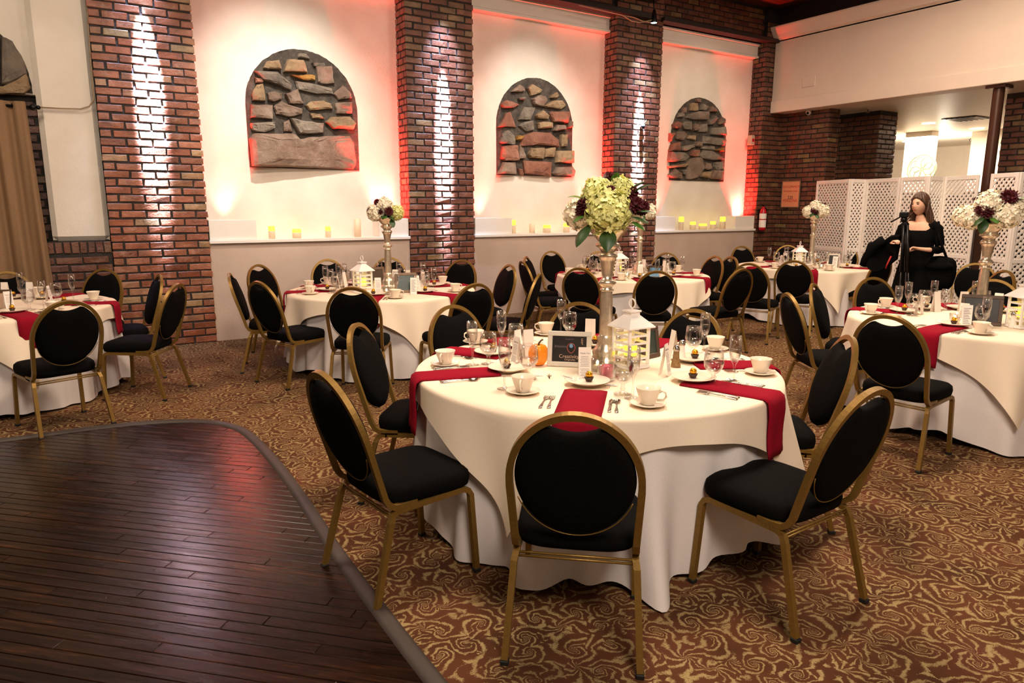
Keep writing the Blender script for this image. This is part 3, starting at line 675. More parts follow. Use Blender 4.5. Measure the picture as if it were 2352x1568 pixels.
for i, (px_, py_) in enumerate(((2133, 283), (2246, 295), (2085, 325), (2170, 341))):
    p = at(px_, py_, 3.355); m = MB(); m.lathe([(.0, 0), (.13, 0)], 24); t_ = thing('ceiling_light', ('large recessed downlight nearest the square vent', 'recessed downlight beside the brown steel post', 'recessed downlight next to the brick block edge', 'smallest recessed downlight over the far column')[i], 'ceiling light', (p.x, p.y, 3.352), 0, 'recessed downlights beyond the screens')
    part('lens', m, M['downlight'], t_); m = MB(); m.lathe([(.13, -.003), (.16, -.006), (.165, .002)], 24); part('rim', m, M['white_metal'], t_)
p = at(2220, 272, 3.355); t_ = thing('ceiling_vent', 'dark square vent in the ceiling beyond the screens', 'vent', (p.x, p.y, 3.352))
m = MB(); m.box((-.32, -.32, -.01), (.32, .32, .002)); part('backing', m, M['blackmetal'], t_)
for k in range(6):
    m = MB(); m.box((-.3, -.28 + k * .1, -.018), (.3, -.25 + k * .1, -.008)); part('slat', m, M['pole'], t_)
for px_, py_, lab in ((1994, 252, 'small sprinkler head under the lobby ceiling nearest the header'), (2227, 320, 'small sprinkler head farther back under the lobby ceiling')):
    p = at(px_, py_, 3.34); t_ = thing('sprinkler', lab, 'sprinkler', (p.x, p.y, 3.36))
    m = MB(); m.lathe([(.03, 0), (.03, -.01), (.01, -.012), (.01, -.06), (.0, -.062)], 10); part('body', m, M['steel'], t_)
    m = MB(); m.lathe([(.0, -.075), (.035, -.072), (.035, -.069)], 10); part('deflector', m, M['steel'], t_)
# wall art beyond: round metal tree ornament
p = on_x(2117, 388, 16.9); t_ = thing('wall_ornament', 'round filigree ornament on a pale wall beyond the screens', 'ornament', (p.x, p.y, p.z), -pi / 2)
m = MB(); m.tube([(.32 * cos(a), 0, .32 * sin(a)) for a in [2 * pi * i / 28 for i in range(28)]], .018, 6, loop=True); part('ring', m, M['ornament'], t_)
for k in range(7):
    a = 2 * pi * k / 7; m = MB(); m.tube([(.15 * cos(a) + .13 * cos(q), 0, .15 * sin(a) + .13 * sin(q)) for q in [2 * pi * i / 14 for i in range(14)]], .012, 5, loop=True); part('scroll', m, M['ornament'], t_)

# brown steel post
pp = on_x(2240, 640, 11.66); m = MB(); m.lathe([(.075, 0), (.075, 3.33)], 20, c=(0, 0, 0)); t_ = thing('steel_post', 'round brown steel post rising to the header through the screens', 'post', (11.66, pp.y, 0))
part('shaft', m, M['pole'], t_); m = MB(); m.bbox((-.13, -.13, 3.30), (.13, .13, 3.345), .004); part('top_plate', m, M['pole'], t_)
m = MB(); m.bbox((-.13, -.13, 0), (.13, .13, .02), .004); part('base_plate', m, M['pole'], t_)

# folding lattice screens
def lattice(parent, L, z0, z1, name='lattice'):
    m = MB(); c = 0.086; D = .008; ang = pi / 4
    w, h = L, z1 - z0
    def strip(a, bdir):
        m_ = []
        return m_
    s = c; wd = .0190
    for sg, yo in ((1, -D), (-1, 0)):
        k = -int(h / s) - 2
        while k * s < w + h:
            # line x - sg*z = const
            if sg == 1: x_at = lambda z, k=k: k * s + z
            else: x_at = lambda z, k=k: k * s + h - z
            za, zb_ = 0.0, h
            if sg == 1: za, zb_ = max(0, -k * s), min(h, w - k * s)
            else: za, zb_ = max(0, k * s + h - w), min(h, k * s + h)
            if zb_ - za > .02:
                p, q = Vector((x_at(za), 0, za)), Vector((x_at(zb_), 0, zb_)); d = (q - p).normalized(); nn = Vector((-d.z, 0, d.x)) * wd
                a_, b_, c_, e_ = p + nn, q + nn, q - nn, p - nn
                for v in (a_, b_, c_, e_): v.x = min(max(v.x, 0), w); v.z = min(max(v.z, 0), h)
                m.add([(v.x, yo + (D if r_ else 0), z0 + v.z) for r_ in (0, 1) for v in (a_, b_, c_, e_)], [(0, 1, 2, 3), (7, 6, 5, 4), (0, 4, 5, 1), (2, 6, 7, 3), (1, 5, 6, 2), (3, 7, 4, 0)])
            k += 1
    return part(name, m, M['lattice'], parent)
def screen_panel(a, b2, H, label):
    a, b2 = Vector(a), Vector(b2); d = b2 - a; L = d.length - .02; rz = atan2(d.y, d.x)
    t_ = thing('folding_screen', label, 'screen', (a.x, a.y, 0), rz, 'panels of the white lattice screens')
    fw = .045
    for x in (0, L - fw):
        m = MB(); m.bbox((x, -.014, 0), (x + fw, .014, H), .004); part('stile', m, M['lattice'], t_)
    for z in (0.05, H * .42, H - .06):
        m = MB(); m.bbox((fw, -.013, z), (L - fw, .013, z + .06), .004); part('rail', m, M['lattice'], t_)
    lattice(t_, L, H * .42 + .05, H - .05); lattice(t_, L, .1, H * .42 + .01)
SH = 2.07
sv = [(1878, 11.42), (1955, 11.05), (1992, 11.42), (2070, 11.12), (2135, 10.95), (2171, 11.38), (2252, 11.10)]
sp_ = [on_x(px_, 408, X) for px_, X in sv]
labs = ['white lattice screen panel nearest the brick wall stub', 'narrow looking white lattice screen panel turned towards the stone bays', 'white lattice screen panel left of the woman', 'white lattice screen panel directly behind the woman', 'narrow looking lattice screen panel over the woman\'s shoulder', 'white lattice screen panel between the woman and the brown post']
for i in range(6): screen_panel(sp_[i].xy, sp_[i + 1].xy, SH, labs[i])
q0, q1, q2 = on_x(2278, 402, 11.0), on_x(2345, 395, 10.75), on_x(2420, 392, 11.1)
screen_panel(q0.xy, q1.xy, SH, 'white lattice screen panel right of the brown post'); screen_panel(q1.xy, q2.xy, SH, 'white lattice screen panel at the right end of the row')

# wall furniture --------------------------------------------------
# notice with lettering
a, c = on_x(1799, 417, XB - .03), on_x(1834, 475, XB - .03); zc = (a.z + c.z) / 2; yc = (a.y + c.y) / 2; w, h = abs(a.y - c.y), a.z - c.z
t_ = thing('occupancy_sign', 'orange occupancy notice for 220 persons in a thin frame on brick', 'sign', (XB - .035, yc, zc), -pi / 2)
m = MB(); m.bbox((-w / 2, -.004, -h / 2), (w / 2, .006, h / 2), .002); part('card', m, M['sign_card'], t_)
m = MB()
for s in (((-w / 2 - .012), -h / 2 - .012, -w / 2, h / 2 + .012), (w / 2, -h / 2 - .012, w / 2 + .012, h / 2 + .012)): m.box((s[0], -.012, s[1]), (s[2], .006, s[3]))
m.box((-w / 2, -.012, h / 2), (w / 2, .006, h / 2 + .012)); m.box((-w / 2, -.012, -h / 2 - .012), (w / 2, .006, -h / 2)); part('frame', m, M['frame_brown'], t_)
for body, sz, zz, mt in (('OCCUPANCY', .052, .30, 'ink_red'), ('BY MORE THAN', .036, .12, 'ink_red'), ('220', .07, -.14, 'ink_dark'), ('PERSONS', .066, -.27, 'ink_red')):
    text('lettering', body, sz * w / .33, M[mt], t_, (0, -.006, zz * h * .95), (pi / 2, 0, 0))
# extinguisher on the corner pillar
p = on_y(1751, 500, YF - .09); t_ = thing('fire_extinguisher', 'red fire extinguisher with white labels hung on the corner brick pillar', 'extinguisher', (p.x, YF - .10, p.z - .24))
m = MB(); m.lathe([(0, 0), (.06, .005), (.065, .03), (.065, .34), (.045, .40), (.025, .42), (.025, .45), (0, .45)], 18); part('cylinder', m, M['red_paint'], t_)
m = MB(); m.lathe([(.0665, .06), (.0665, .20)], 18); m.lathe([(.0665, .22), (.0665, .32)], 18); part('paper_label', m, M['paper'], t_)
m = MB(); m.tube([(0, 0, .45), (-.02, 0, .48), (-.09, 0, .47)], .009, 6); m.tube([(0, 0, .46), (-.09, 0, .50)], .008, 6); part('lever', m, M['blackmetal'], t_)
m = MB(); m.tube([(.02, 0, .45), (.09, 0, .40), (.10, -.02, .2), (.085, -.03, .06)], .011, 6); part('hose', m, M['blackmetal'], t_)
m = MB(); m.box((-.03, .06, .2), (.03, .10, .4)); part('bracket', m, M['blackmetal'], t_)
# camera on the stub, red alarm box on the pillar side, small fixture on pillar three
p = on_x(1857, 258, XB - .1); t_ = thing('security_camera', 'small white dome camera under the header on the brick stub', 'camera', (p.x, p.y, p.z))
m = MB(); m.ball((0, 0, 0), .05, 14, 10); part('body', m, M['white_metal'], t_); m = MB(); m.ball((-.035, -.01, -.015), .026, 10, 8); part('eye', m, M['blackmetal'], t_)
p = on_y(1711, 321, 9.12); t_ = thing('alarm_box', 'small reddish alarm box on the plaster beside the corner pillar', 'box', (11.2, 9.12, p.z))
m = MB(); m.bbox((-.05, -.05, -.09), (.05, .05, .09), .008); part('case', m, M['tan_print'], t_); m = MB(); m.bbox((-.03, -.056, -.03), (.03, -.05, .03), .002); part('lens', m, M['red_paint'], t_)
p = on_y(1478, 288, YF - .05); t_ = thing('wall_hook', 'small dark iron fixture on the third brick pillar', 'fixture', (p.x, YF - .03, p.z))
m = MB(); m.lathe([(0, -.06), (.03, -.05), (.045, 0), (.02, .03), (0, .04)], 10); part('plate', m, M['blackmetal'], t_); m = MB(); m.tube([(0, 0, .02), (.03, -.03, .05), (.06, -.02, .09)], .008, 6); part('arm', m, M['blackmetal'], t_)
# pin spot with its cable under the beam
p = on_y(1502, 48, 8.5); t_ = thing('pin_spotlight', 'small cool spotlight hanging by its cable under the dark beam', 'spotlight', (p.x, 8.5, p.z))
m = MB(); m.lathe([(.018, .16), (.028, .13), (.045, .02), (.05, -.02), (.048, -.03)], 14); part('housing', m, M['blackmetal'], t_); m = MB(); m.lathe([(0, -.028), (.045, -.028)], 14); part('lens', m, M['led'], t_)
m = MB(); m.tube([(0, 0, .15), (0, .02, .25), (0, .03, .34)], .012, 6); part('stem', m, M['blackmetal'], t_)
c0 = on_y(1330, 12, 8.75); c1 = on_y(1430, 35, 8.72); c2 = on_y(1470, 52, 8.6); m = MB(); m.tube([c0, c1, on_y(1450, 48, 8.65), c2, on_y(1498, 46, 8.5)], .009, 6); m.tube([c1, on_y(1455, 40, 8.65), on_y(1480, 50, 8.6), on_y(1495, 52, 8.5)], .009, 6)
tag(part('lamp_cable', m, M['cable']), 'loose pale cable swagged from the frieze to the small spotlight', 'cable')
# cable beside the first pillar
m = MB(); m.tube([on_y(197, -30, 8.98), on_y(205, 90, 8.98), on_y(213, 200, 8.98), on_y(216, 228, 8.98), on_y(205, 244, 9.0), on_y(185, 250, 9.0), on_y(140, 249, 9.0), on_y(88, 246, 9.0)], .008, 6)
tag(part('wall_cable', m, M['cable']), 'thin cable curving down the plaster pier to the curtain rod', 'cable')
# curtain on its rod
ru = on_y(84, 247, 8.97); t_ = thing('curtain_rod', 'black rod with round finial carrying the brown curtain', 'curtain rod', (0, 0, 0))
m = MB(); m.tube([(-3.2, 8.95, ru.z), (ru.x - .05, 8.95, ru.z)], .014, 8); part('rod', m, M['blackmetal'], t_)
m = MB(); m.ball((ru.x - .03, 8.95, ru.z), .032, 12, 8); m.ball((ru.x + .015, 8.95, ru.z), .022, 10, 8); part('finial', m, M['blackmetal'], t_)
cu = thing('curtain', 'brown grommet curtain hanging from the black rod to the floor', 'curtain', (0, 0, 0))
def cfn(u, v):
    x = -2.6 + (2.6 + ru.x - .09) * u; ph = u * 2 * pi * 13; amp = .035 + .02 * v
    xx = x + .12 * v * (u - .0) * 0.6
    return (xx, 8.93 + amp * sin(ph) + .012 * sin(ph * 2.3 + 4 * v) - .06 * v, ru.z + .045 - v * (ru.z + .03))
m = MB(); m.grid(cfn, 200, 14); part('drape', m, M['curtain'], cu)
for k in range(13):
    u = (k + .5) / 13; p = cfn(u, .02); m = MB(); m.tube([(p[0] + .03 * cos(q), 8.95, ru.z + .03 * sin(q)) for q in [2 * pi * i / 12 for i in range(12)]], .006, 5, loop=True); part('grommet', m, M['blackmetal'], cu)

# boxes on the ledges and LED candles
def ledge_box(x0, x1, z1, label):
    m = MB(); m.bbox((x0, YF + .02, 1.213), (x1, YF + .05, z1), .004); m.box((x0, YF + .05, 1.213), (x0 + .02, YW - .05, z1)); m.box((x1 - .02, YF + .05, 1.213), (x1, YW - .05, z1))
    tag(part('uplight_box', m, M['trim_paint']), label, 'box', 'white boxes hiding the uplights')
for (x0, x1, l) in ((1.49, 2.03, 'white box at the pillar end of the first ledge, below the wide arch'), (3.62, 4.05, 'white box at the far end of the first ledge, behind the small bouquet'),
                    (5.10, 5.74, 'white box at the near end of the middle ledge'), (7.15, 7.67, 'white box at the far end of the middle ledge, behind the lime bouquet'),
                    (8.68, 9.16, 'white box at the near end of the farthest ledge'), (10.72, 11.26, 'white box at the corner end of the farthest ledge')):
    ledge_box(x0, x1, 1.45, l)
def ledge_candle(px_, ptop, pbot, w, lit, label):
    a = on_y(px_, pbot, 9.06); c = on_y(px_, ptop, 9.06); h = max(.06, c.z - a.z); r = w
    t_ = thing('led_candle', label, 'candle', (a.x, 9.06, 1.213), 0, 'pillar candles on the wall ledges')
    hs = h * (.62 if lit else 1)
    m = MB(); m.lathe([(0, 0), (r, 0), (r, hs)] + ([] if lit else [(r * .8, hs + .004), (0, hs - .01)]), 16); part('wax', m, M['wax'], t_)
    if lit:
        m = MB(); m.lathe([(r, hs), (r, h * .96), (r * .8, h), (r * .5, h - .015), (0, h - .02)], 16); part('glowing_tip', m, M['candle_glow'], t_)
for px_, a_, b_, w, lit, l in ((625, 516, 545, .04, 1, 'short lit candle, first from the pillar on the first ledge'), (682, 523, 544, .055, 1, 'squat glowing candle in the middle of the first ledge'), (754, 516, 541, .035, 1, 'lit candle right of the squat one on the first ledge'),
    (822, 500, 541, .045, 0, 'tall unlit candle beside the far box on the first ledge'),
    (1178, 501, 532, .045, 1, 'tall lit candle next to the near box on the middle ledge'), (1222, 511, 532, .045, 0, 'unlit candle on the middle ledge'), (1256, 513, 531, .06, 1, 'squat glowing candle on the middle ledge'), (1301, 509, 530, .05, 1, 'lit candle left of the lime bouquet on the middle ledge'),
    (1564, 494, 524, .045, 1, 'tall lit candle nearest the pillar on the farthest ledge'), (1591, 505, 523, .05, 1, 'short glowing candle left of the squat one, farthest ledge'), (1614, 509, 522, .07, 1, 'squat glowing candle in the middle of the farthest ledge'), (1637, 504, 522, .05, 1, 'short glowing candle right of the squat one, farthest ledge'), (1659, 494, 522, .05, 1, 'tall lit candle beside the corner box on the farthest ledge')):
    ledge_candle(px_, a_, b_, w, lit, l)

# ================================================================== CHAIRS
def make_chair():
    root = thing('banquet_chair', 'x', 'chair')
    SQ = [(-.012, -.012), (.012, -.012), (.012, .012), (-.012, .012)]
    def arc(c, r, a0, a1, n=6): return [(c[0] + r * cos(a0 + (a1 - a0) * i / n), c[1] + r * sin(a0 + (a1 - a0) * i / n)) for i in range(n + 1)]
    for sx in (-1, 1):
        xf, xr, xt = .225 * sx, .238 * sx, .212 * sx
        # rear leg with its bend, side rail, front leg
        m = MB(); m.sweep([(xr, -.272, .016), (xt + .006 * sx, -.185, .355), (xt, -.172, .382), (xt, -.150, .394), (xt, -.12, .396)], SQ, (1, 0, 0)); l = part('leg', m, M['gold'], root)
        m = MB(); m.bbox((xr - .015, -.290, 0), (xr + .015, -.258, .018), .003); part('foot_cap', m, M['rubber'], l)
        m = MB(); m.sweep([(xt, -.13, .396), (xt, .14, .402), (xt, .15, .402)], SQ, (1, 0, 0)); part('side_rail', m, M['gold'], root)
        m = MB(); m.sweep([(xt, .14, .402), (xt, .175, .402), (xt + .002 * sx, .200, .392), (xt + .003 * sx, .213, .37), (xf, .235, .016)], SQ, (1, 0, 0)); l = part('leg', m, M['gold'], root)
        m = MB(); m.bbox((xf - .015, .220, 0), (xf + .015, .252, .018), .003); part('foot_cap', m, M['rubber'], l)
    # tilted back plane: point at height z lies at y = yb(z)
    T = .30
    def bp(x, z, d=0.0):     # d = offset along the plane normal, towards the seat
        y = -.20 - (z - .44) * T
        n_ = sqrt(1 + T * T); return (x, y + d / n_, z + d * T / n_)
    path = [(-.212, -.06, .412), (-.212, -.12, .410), (-.212, -.165, .414), (-.212, -.19, .432)]
    path += [bp(-.212 - .003 * k, .46 + .22 * k / 3) for k in range(4)]
    path += [bp(-.2205 * cos(pi * i / 36), .70 + .253 * sin(pi * i / 36)) for i in range(37)]
    path += [bp(.212 + .003 * (3 - k), .68 - .22 * k / 3) for k in range(4)]
    path += [(.212, -.19, .432), (.212, -.165, .414), (.212, -.12, .410), (.212, -.06, .412)]
    P = [Vector(p) for p in path]; m = MB(); vs = []; fs = []
    nrm_ = Vector((0, 1, T)).normalized()
    for i, p in enumerate(P):
        t = (P[min(i + 1, len(P) - 1)] - P[max(i - 1, 0)]).normalized(); b2 = Vector((1, 0, 0)) if (i < 4 or i >= len(P) - 4) else t.cross(nrm_).normalized()
        a2 = b2.cross(t).normalized()
        if i < 4 and True: b2 = -b2; a2 = b2.cross(t).normalized()
        for u, w in SQ: vs.append(p + b2 * u + a2 * w)
    for i in range(len(P) - 1):
        for q in range(4): fs.append((i * 4 + q, i * 4 + (q + 1) % 4, i * 4 + 4 + (q + 1) % 4, i * 4 + 4 + q))
    fs += [(3, 2, 1, 0), tuple((len(P) - 1) * 4 + q for q in range(4))]; m.add(vs, fs); part('back_frame', m, M['gold'], root)
    # padded oval with the hand hold dip at the top
    zc, rx, rz = .715, .203, .222; N = 72
    def outl(a):
        x, z = rx * cos(a), zc + rz * sin(a)
        if sin(a) > 0 and abs(x) < .088: z -= .044 * (1 - (x / .088) ** 2) + .004
        return x, z
    def ring(s, d): return [bp(outl(2 * pi * i / N)[0] * s, zc + (outl(2 * pi * i / N)[1] - zc) * s, d) for i in range(N)]
    m = MB(); m.rings([ring(.55, -.026), ring(.85, -.022), ring(.97, -.013), ring(1.0, 0), ring(.98, .018), ring(.88, .034), ring(.55, .044)]); pad = part('backrest', m, M['black'], root)
    m = MB(); m.tube([bp((rx + .002) * cos(a), zc + (rz + .002) * sin(a), -.010) for a in [pi + .35 + (pi - .7) * i / 24 for i in range(25)]], .0024, 5); part('piping', m, M['gold'], pad)
    # seat pad
    def so(s, z):
        out = []
        for i in range(40):
            a = 2 * pi * i / 40; ca, sa = cos(a), sin(a); e = 0.42
            x = abs(ca) ** e * (1 if ca > 0 else -1); y = abs(sa) ** e * (1 if sa > 0 else -1)
            out.append((x * (.212 + .02 * (y + 1) / 2) * s, (.025 + y * .218 * s), z))
        return out
    m = MB(); m.rings([so(.93, .408), so(1.0, .418), so(1.02, .445), so(1.0, .472), so(.93, .487), so(.7, .497), so(.35, .502)]); part('seat', m, M['black'], root)
    for dz in (0, .014):
        m = MB(); m.tube([(-.212, -.178, .372 + dz), (.212, -.178, .372 + dz)], .005, 6); part('stretcher', m, M['gold'], root)
    return root
chair = Proto(make_chair())
TB = {'T1': (2.36, 2.86), 'T2': (2.78, 6.85), 'T3': (6.13, 6.72), 'T4': (9.25, 6.40), 'T5': (5.92, 2.50), 'T0': (-.58, 7.38)}
TN = {'T1': 'front table', 'T2': 'wide arch table', 'T3': 'middle arch table', 'T4': 'brick corner table', 'T5': 'right edge table', 'T0': 'curtain side table'}
SIDE = ['near', 'near right', 'right', 'far right', 'far', 'far left', 'left', 'near left']
CHAIRS = {'T1': [(1320, 948), (735, 853), (815, 742), (1035, 700), (1330, 693), (1600, 709), (1955, 771), (2012, 891)],
 'T5': [(2040, 722), (1808, 672), (1867, 650), (2004, 636), (2284, 641)],
 'T4': [(1825, 594), (2034, 587), (1722, 600), (1703, 562), (1810, 560), (1944, 562)],
 'T3': [(1330, 610), (1510, 617), (1265, 573), (1199, 595), (1207, 585), (1374, 574), (1533, 577), (1645, 584), (1682, 585), (1708, 612)],
 'T2': [(806, 653), (590, 640), (525, 622), (590, 603), (750, 589), (893, 587), (1063, 592), (1094, 645), (1172, 603), (1240, 623)],
 'T0': [(155, 683), (408, 645), (367, 625), (240, 612), (12, 612)]}
HEAD = {}
def side_name(tc, p):
    v = Vector(tc) - C0.xy; a = atan2(-v.y, -v.x); b2 = atan2(p[1] - tc[1], p[0] - tc[0]); d = (b2 - a) % (2 * pi)
    return d
HOURS = ('twelve', 'one', 'two', 'three', 'four', 'five', 'six', 'seven', 'eight', 'nine', 'ten', 'eleven')
def side_labels(tc, pts):
    """name each seat round a table by the clock, six o'clock being the side nearest the camera"""
    out = []; used = set()
    for p in pts:
        hh = 2 * (6 - side_name(tc, p) / (2 * pi) * 12) % 24; cand = sorted(range(24), key=lambda q: min((q - hh) % 24, (hh - q) % 24) + (.3 if q % 2 else 0))
        q = next(c for c in cand if c not in used); used.add(q)
        out.append(HOURS[q // 2] + " o'clock" if q % 2 == 0 else 'half past ' + HOURS[q // 2])
    return out
SEATS = {}
for tk, lst in CHAIRS.items():
    tc = Vector(TB[tk]); pos = []
    for px_, py_ in lst:
        zt = .965 if tk in ('T1', 'T5') else .985
        p = at(px_, py_, zt).xy
        if p.y > 8.62: p = p * (8.62 / p.y)
        pos.append(p)
    SEATS[tk] = [(p, n) for p, n in zip(pos, side_labels(tc, pos))]
    for (p, n) in SEATS[tk]:
        d = (tc - p).normalized(); o = p + d * .355
        chair.put((o.x, o.y, 0), atan2(d.y, d.x) - pi / 2, 'black gold framed banquet chair at the %s place of the %s' % (n, TN[tk]), 'banquet chairs round the %s' % TN[tk])
for px_, py_, hd, lab in ((2312, 616, 2.6, 'black banquet chair standing alone by the lattice screen at the right end'), (2244, 600, 3.6, 'black banquet chair half hidden by the brown post and silver vase')):
    p = at(px_, py_, .985).xy; p = p * (min(10.0, p.x) / p.x); d = Vector((cos(hd), sin(hd))); o = p + d * .355
    chair.put((o.x, o.y, 0), hd - pi / 2, lab, 'spare chairs by the screens')

# ================================================================== TABLES AND CLOTHS
RT, ZT = .915, .752
def make_table():
    t_ = thing('banquet_table', 'x', 'table')
    m = MB(); m.lathe([(0, ZT - .035), (RT, ZT - .035), (RT, ZT - .004), (0, ZT - .004)], 48, smooth=False); part('tabletop', m, M['frame_brown'], t_)
    for sx in (-1, 1):
        for sy in (-1, 1):
            m = MB(); m.tube([(.45 * sx, .30 * sy, ZT - .035), (.45 * sx, .36 * sy, 0)], .014, 8); part('leg', m, M['steel'], t_)
        m = MB(); m.tube([(.45 * sx, -.36, .1), (.45 * sx, .36, .1)], .01, 6); part('brace', m, M['steel'], t_)
    return t_
tabp = Proto(make_table())
def skirt(key, loc, lab):
    r = random.Random(key); nf = r.randint(20, 23); ph = [r.uniform(0, 6.28) for _ in range(6)]
    g_ = at(1532, 1425); a_sp = atan2(g_.y - loc[1], g_.x - loc[0])
    def f(u, v):
        a = 2 * pi * u
        fold = (sin(nf * a + 1.6 * sin(3 * a + ph[0]) + ph[1]) * .62 + .38 * sin((nf // 2 + 1) * a + 1.2 * sin(2 * a + ph[2])) + .22 * sin(37 * a + ph[3] + sin(5 * a))) * (.55 + .45 * sin(2 * a + ph[3]) ** 2)
        big = max(0, sin(5 * a + ph[4])) ** 3
        if v < .12:
            q = v / .12; rr = RT - .05 + .06 * q; return (rr * cos(a), rr * sin(a), ZT + .002 - .012 * q * q)
        q = (v - .12) / .88
        hem = .015 + .10 * (0.5 + .5 * sin(3 * a + ph[5])) * (0.5 + .5 * sin(7 * a + ph[0]))
        rr = RT + .014 + q ** .85 * (.062 * fold + .055 * big + .016) + .02 * q
        if key == 'T1': dA = (a - a_sp + pi) % (2 * pi) - pi; rr += q ** 2 * (.15 * math.exp(-(dA / .075) ** 2) - .03 * math.exp(-((dA - .2) / .1) ** 2)); hem -= .012 * math.exp(-(dA / .1) ** 2)
        return (rr * cos(a), rr * sin(a), ZT - .01 - q * (ZT - .01 - hem))
    m = MB(); m.grid(f, 320, 18, 0, True, True)
    o = part('tablecloth', m, M['white_cloth'], None, loc); tag(o, lab, 'tablecloth', 'white underlay cloths to the floor'); return o
def overlay(key, loc, rot, lab):
    r = random.Random(key + 'o'); S = 1.075; ph = [r.uniform(0, 6.28) for _ in range(4)]
    NU = 288
    def L(a): return S / max(abs(cos(a)), abs(sin(a)))
    def f(u, v):
        a = 2 * pi * u + 1e-4; Ld = L(a); R = RT + .026
        if v <= .28:
            q = v / .28; rr = R * q; return (rr * cos(a), rr * sin(a), ZT + .008)
        q = (v - .28) / .72; s = q * (Ld - R)       # length hung over the rim
        rb = .022
        if s < rb * pi / 2: return ((R + rb * sin(s / rb)) * cos(a), (R + rb * sin(s / rb)) * sin(a), ZT + .008 - rb * (1 - cos(s / rb)))
        s2 = s - rb * pi / 2
        c4 = cos(4 * (a - pi / 4))                   # +1 at the cloth's corners
        fold = .5 * (1 + c4) ; w = s2 / .6
        # corner gathers: the hanging point pulls together into a cone fold
        k4 = (a - pi / 4) % (pi / 2); k4 = k4 - pi / 2 if k4 > pi / 4 else k4
        rad = R + rb + .13 * s2 + .07 * s2 * fold * cos(k4 * 14) + .10 * s2 * sin(10 * a + ph[0]) + .05 * s2 * sin(17 * a + ph[1])
        aa = a - k4 * .22 * min(1, s2 / .35) * fold
        return (rad * cos(aa), rad * sin(aa), ZT + .008 - rb - s2 * .97)
    m = MB(); m.grid(f, NU, 26, 0, True, True)
    o = part('table_overlay', m, M['linen'], None, loc, (0, 0, rot)); tag(o, lab, 'tablecloth', 'square ivory overlays'); return o
OV = {}
for tk in TB:
    x, y = TB[tk]
    tabp.put((x, y, 0), rng.uniform(0, 3), 'round banquet table hidden by cloths, the %s' % TN[tk], 'round banquet tables')
    skirt(tk, (x, y, 0), 'white floor length cloth with folds on the %s' % TN[tk])
    # turn every overlay so that one hanging corner shows where the photograph has it
    cpx = {'T1': (1178, 948), 'T2': (955, 688), 'T3': (1565, 644), 'T4': (1905, 622), 'T5': (2330, 775), 'T0': (60, 735)}[tk]
    g = at(cpx[0], cpx[1], ZT); OV[tk] = atan2(g.y - y, g.x - x) - pi / 4
    overlay(tk, (x, y, 0), OV[tk], 'square ivory overlay with hanging corners on the %s' % TN[tk])
ZS = ZT + .0095      # surface the settings stand on

# ================================================================== PLACE SETTINGS
def ribbon(path, w, th, nu=6, wav=0.0):
    """a folded cloth strip along x (path of (x,z)), width along y"""
    m = MB(); P = path; n = len(P)
    def f(u, v):
        i = min(int(v * (n - 1)), n - 2); q = v * (n - 1) - i; x = P[i][0] + (P[i + 1][0] - P[i][0]) * q; z = P[i][1] + (P[i + 1][1] - P[i][1]) * q
        return x, z
    top = []; 
    for j in range(n):
        row = []
        for i in range(nu + 1):
            y = (i / nu - .5) * w * (1 - .06 * (j / (n - 1) if j < n / 2 else 0)); k = wav * sin(i * 1.9 + j * .5) * (j / n)
            row.append((P[j][0] + k, y, P[j][1] + (wav * .4 * sin(i * 1.3 + j) if j < n / 2 else 0)))
        top.append(row)
    # normals of the path for thickness
    def nr(j):
        a, c = P[max(j - 1, 0)], P[min(j + 1, n - 1)]; dx, dz = c[0] - a[0], c[1] - a[1]; l = hypot(dx, dz) or 1; return (-dz / l, dx / l)
    vs = []; fs = []; W_ = nu + 1
    for j in range(n):
        nx, nz = nr(j)
        for i in range(W_):
            x, y, z = top[j][i]; e = 1.0 if 0 < i < nu else .55; vs.append((x + nx * th * e, y, z + nz * th * e))
    for j in range(n):
        for i in range(W_): vs.append(top[j][i])
    o = n * W_
    for j in range(n - 1):
        for i in range(nu):
            fs.append((j * W_ + i, j * W_ + i + 1, (j + 1) * W_ + i + 1, (j + 1) * W_ + i)); fs.append((o + (j + 1) * W_ + i, o + (j + 1) * W_ + i + 1, o + j * W_ + i + 1, o + j * W_ + i))
        fs.append((j * W_, (j + 1) * W_, o + (j + 1) * W_, o + j * W_)); fs.append((j * W_ + nu, o + j * W_ + nu, o + (j + 1) * W_ + nu, (j + 1) * W_ + nu))
    for i in range(nu): fs.append((i, o + i, o + i + 1, i + 1)); q = (n - 1) * W_; fs.append((q + i, q + i + 1, o + q + i + 1, o + q + i))
    m.add(vs, fs, 0, True); return m
def napkin_mesh(hang, k):
    r0 = RT + .030; pth = [(.545, .001), (.62, .001), (.70, .002), (.78, .001), (.86, .001), (r0 - .015, .001), (r0 + .008, -.001), (r0 + .027, -.014), (r0 + .033, -.035)]
    for i in range(1, 7): pth.append((r0 + .034 + .007 * sin(i + k) * .4 + .03 * (i / 6) * hang, -.035 - hang * i / 6))
    return ribbon(pth, .200, .009, 6, .004)
napk = []
for k, hang in enumerate((.20, .24, .17)):
    o = part('napkin', napkin_mesh(hang, k), M['napkin']); tag(o, 'x', 'napkin'); napk.append(Proto(o))
def single(name, mb, mat, cat): o = part(name, mb, mat); tag(o, 'x', cat); return o
m = MB(); m.lathe([(0, .004), (.05, .004), (.055, 0), (.06, .004), (.088, .014), (.09, .016), (.086, .017), (.058, .008), (0, .007)], 28)
def sized(o, k): o.scale = k if isinstance(k, tuple) else (k, k, k); return o
plate = Proto(sized(single('bread_plate', m, M['china'], 'plate'), 1.22))
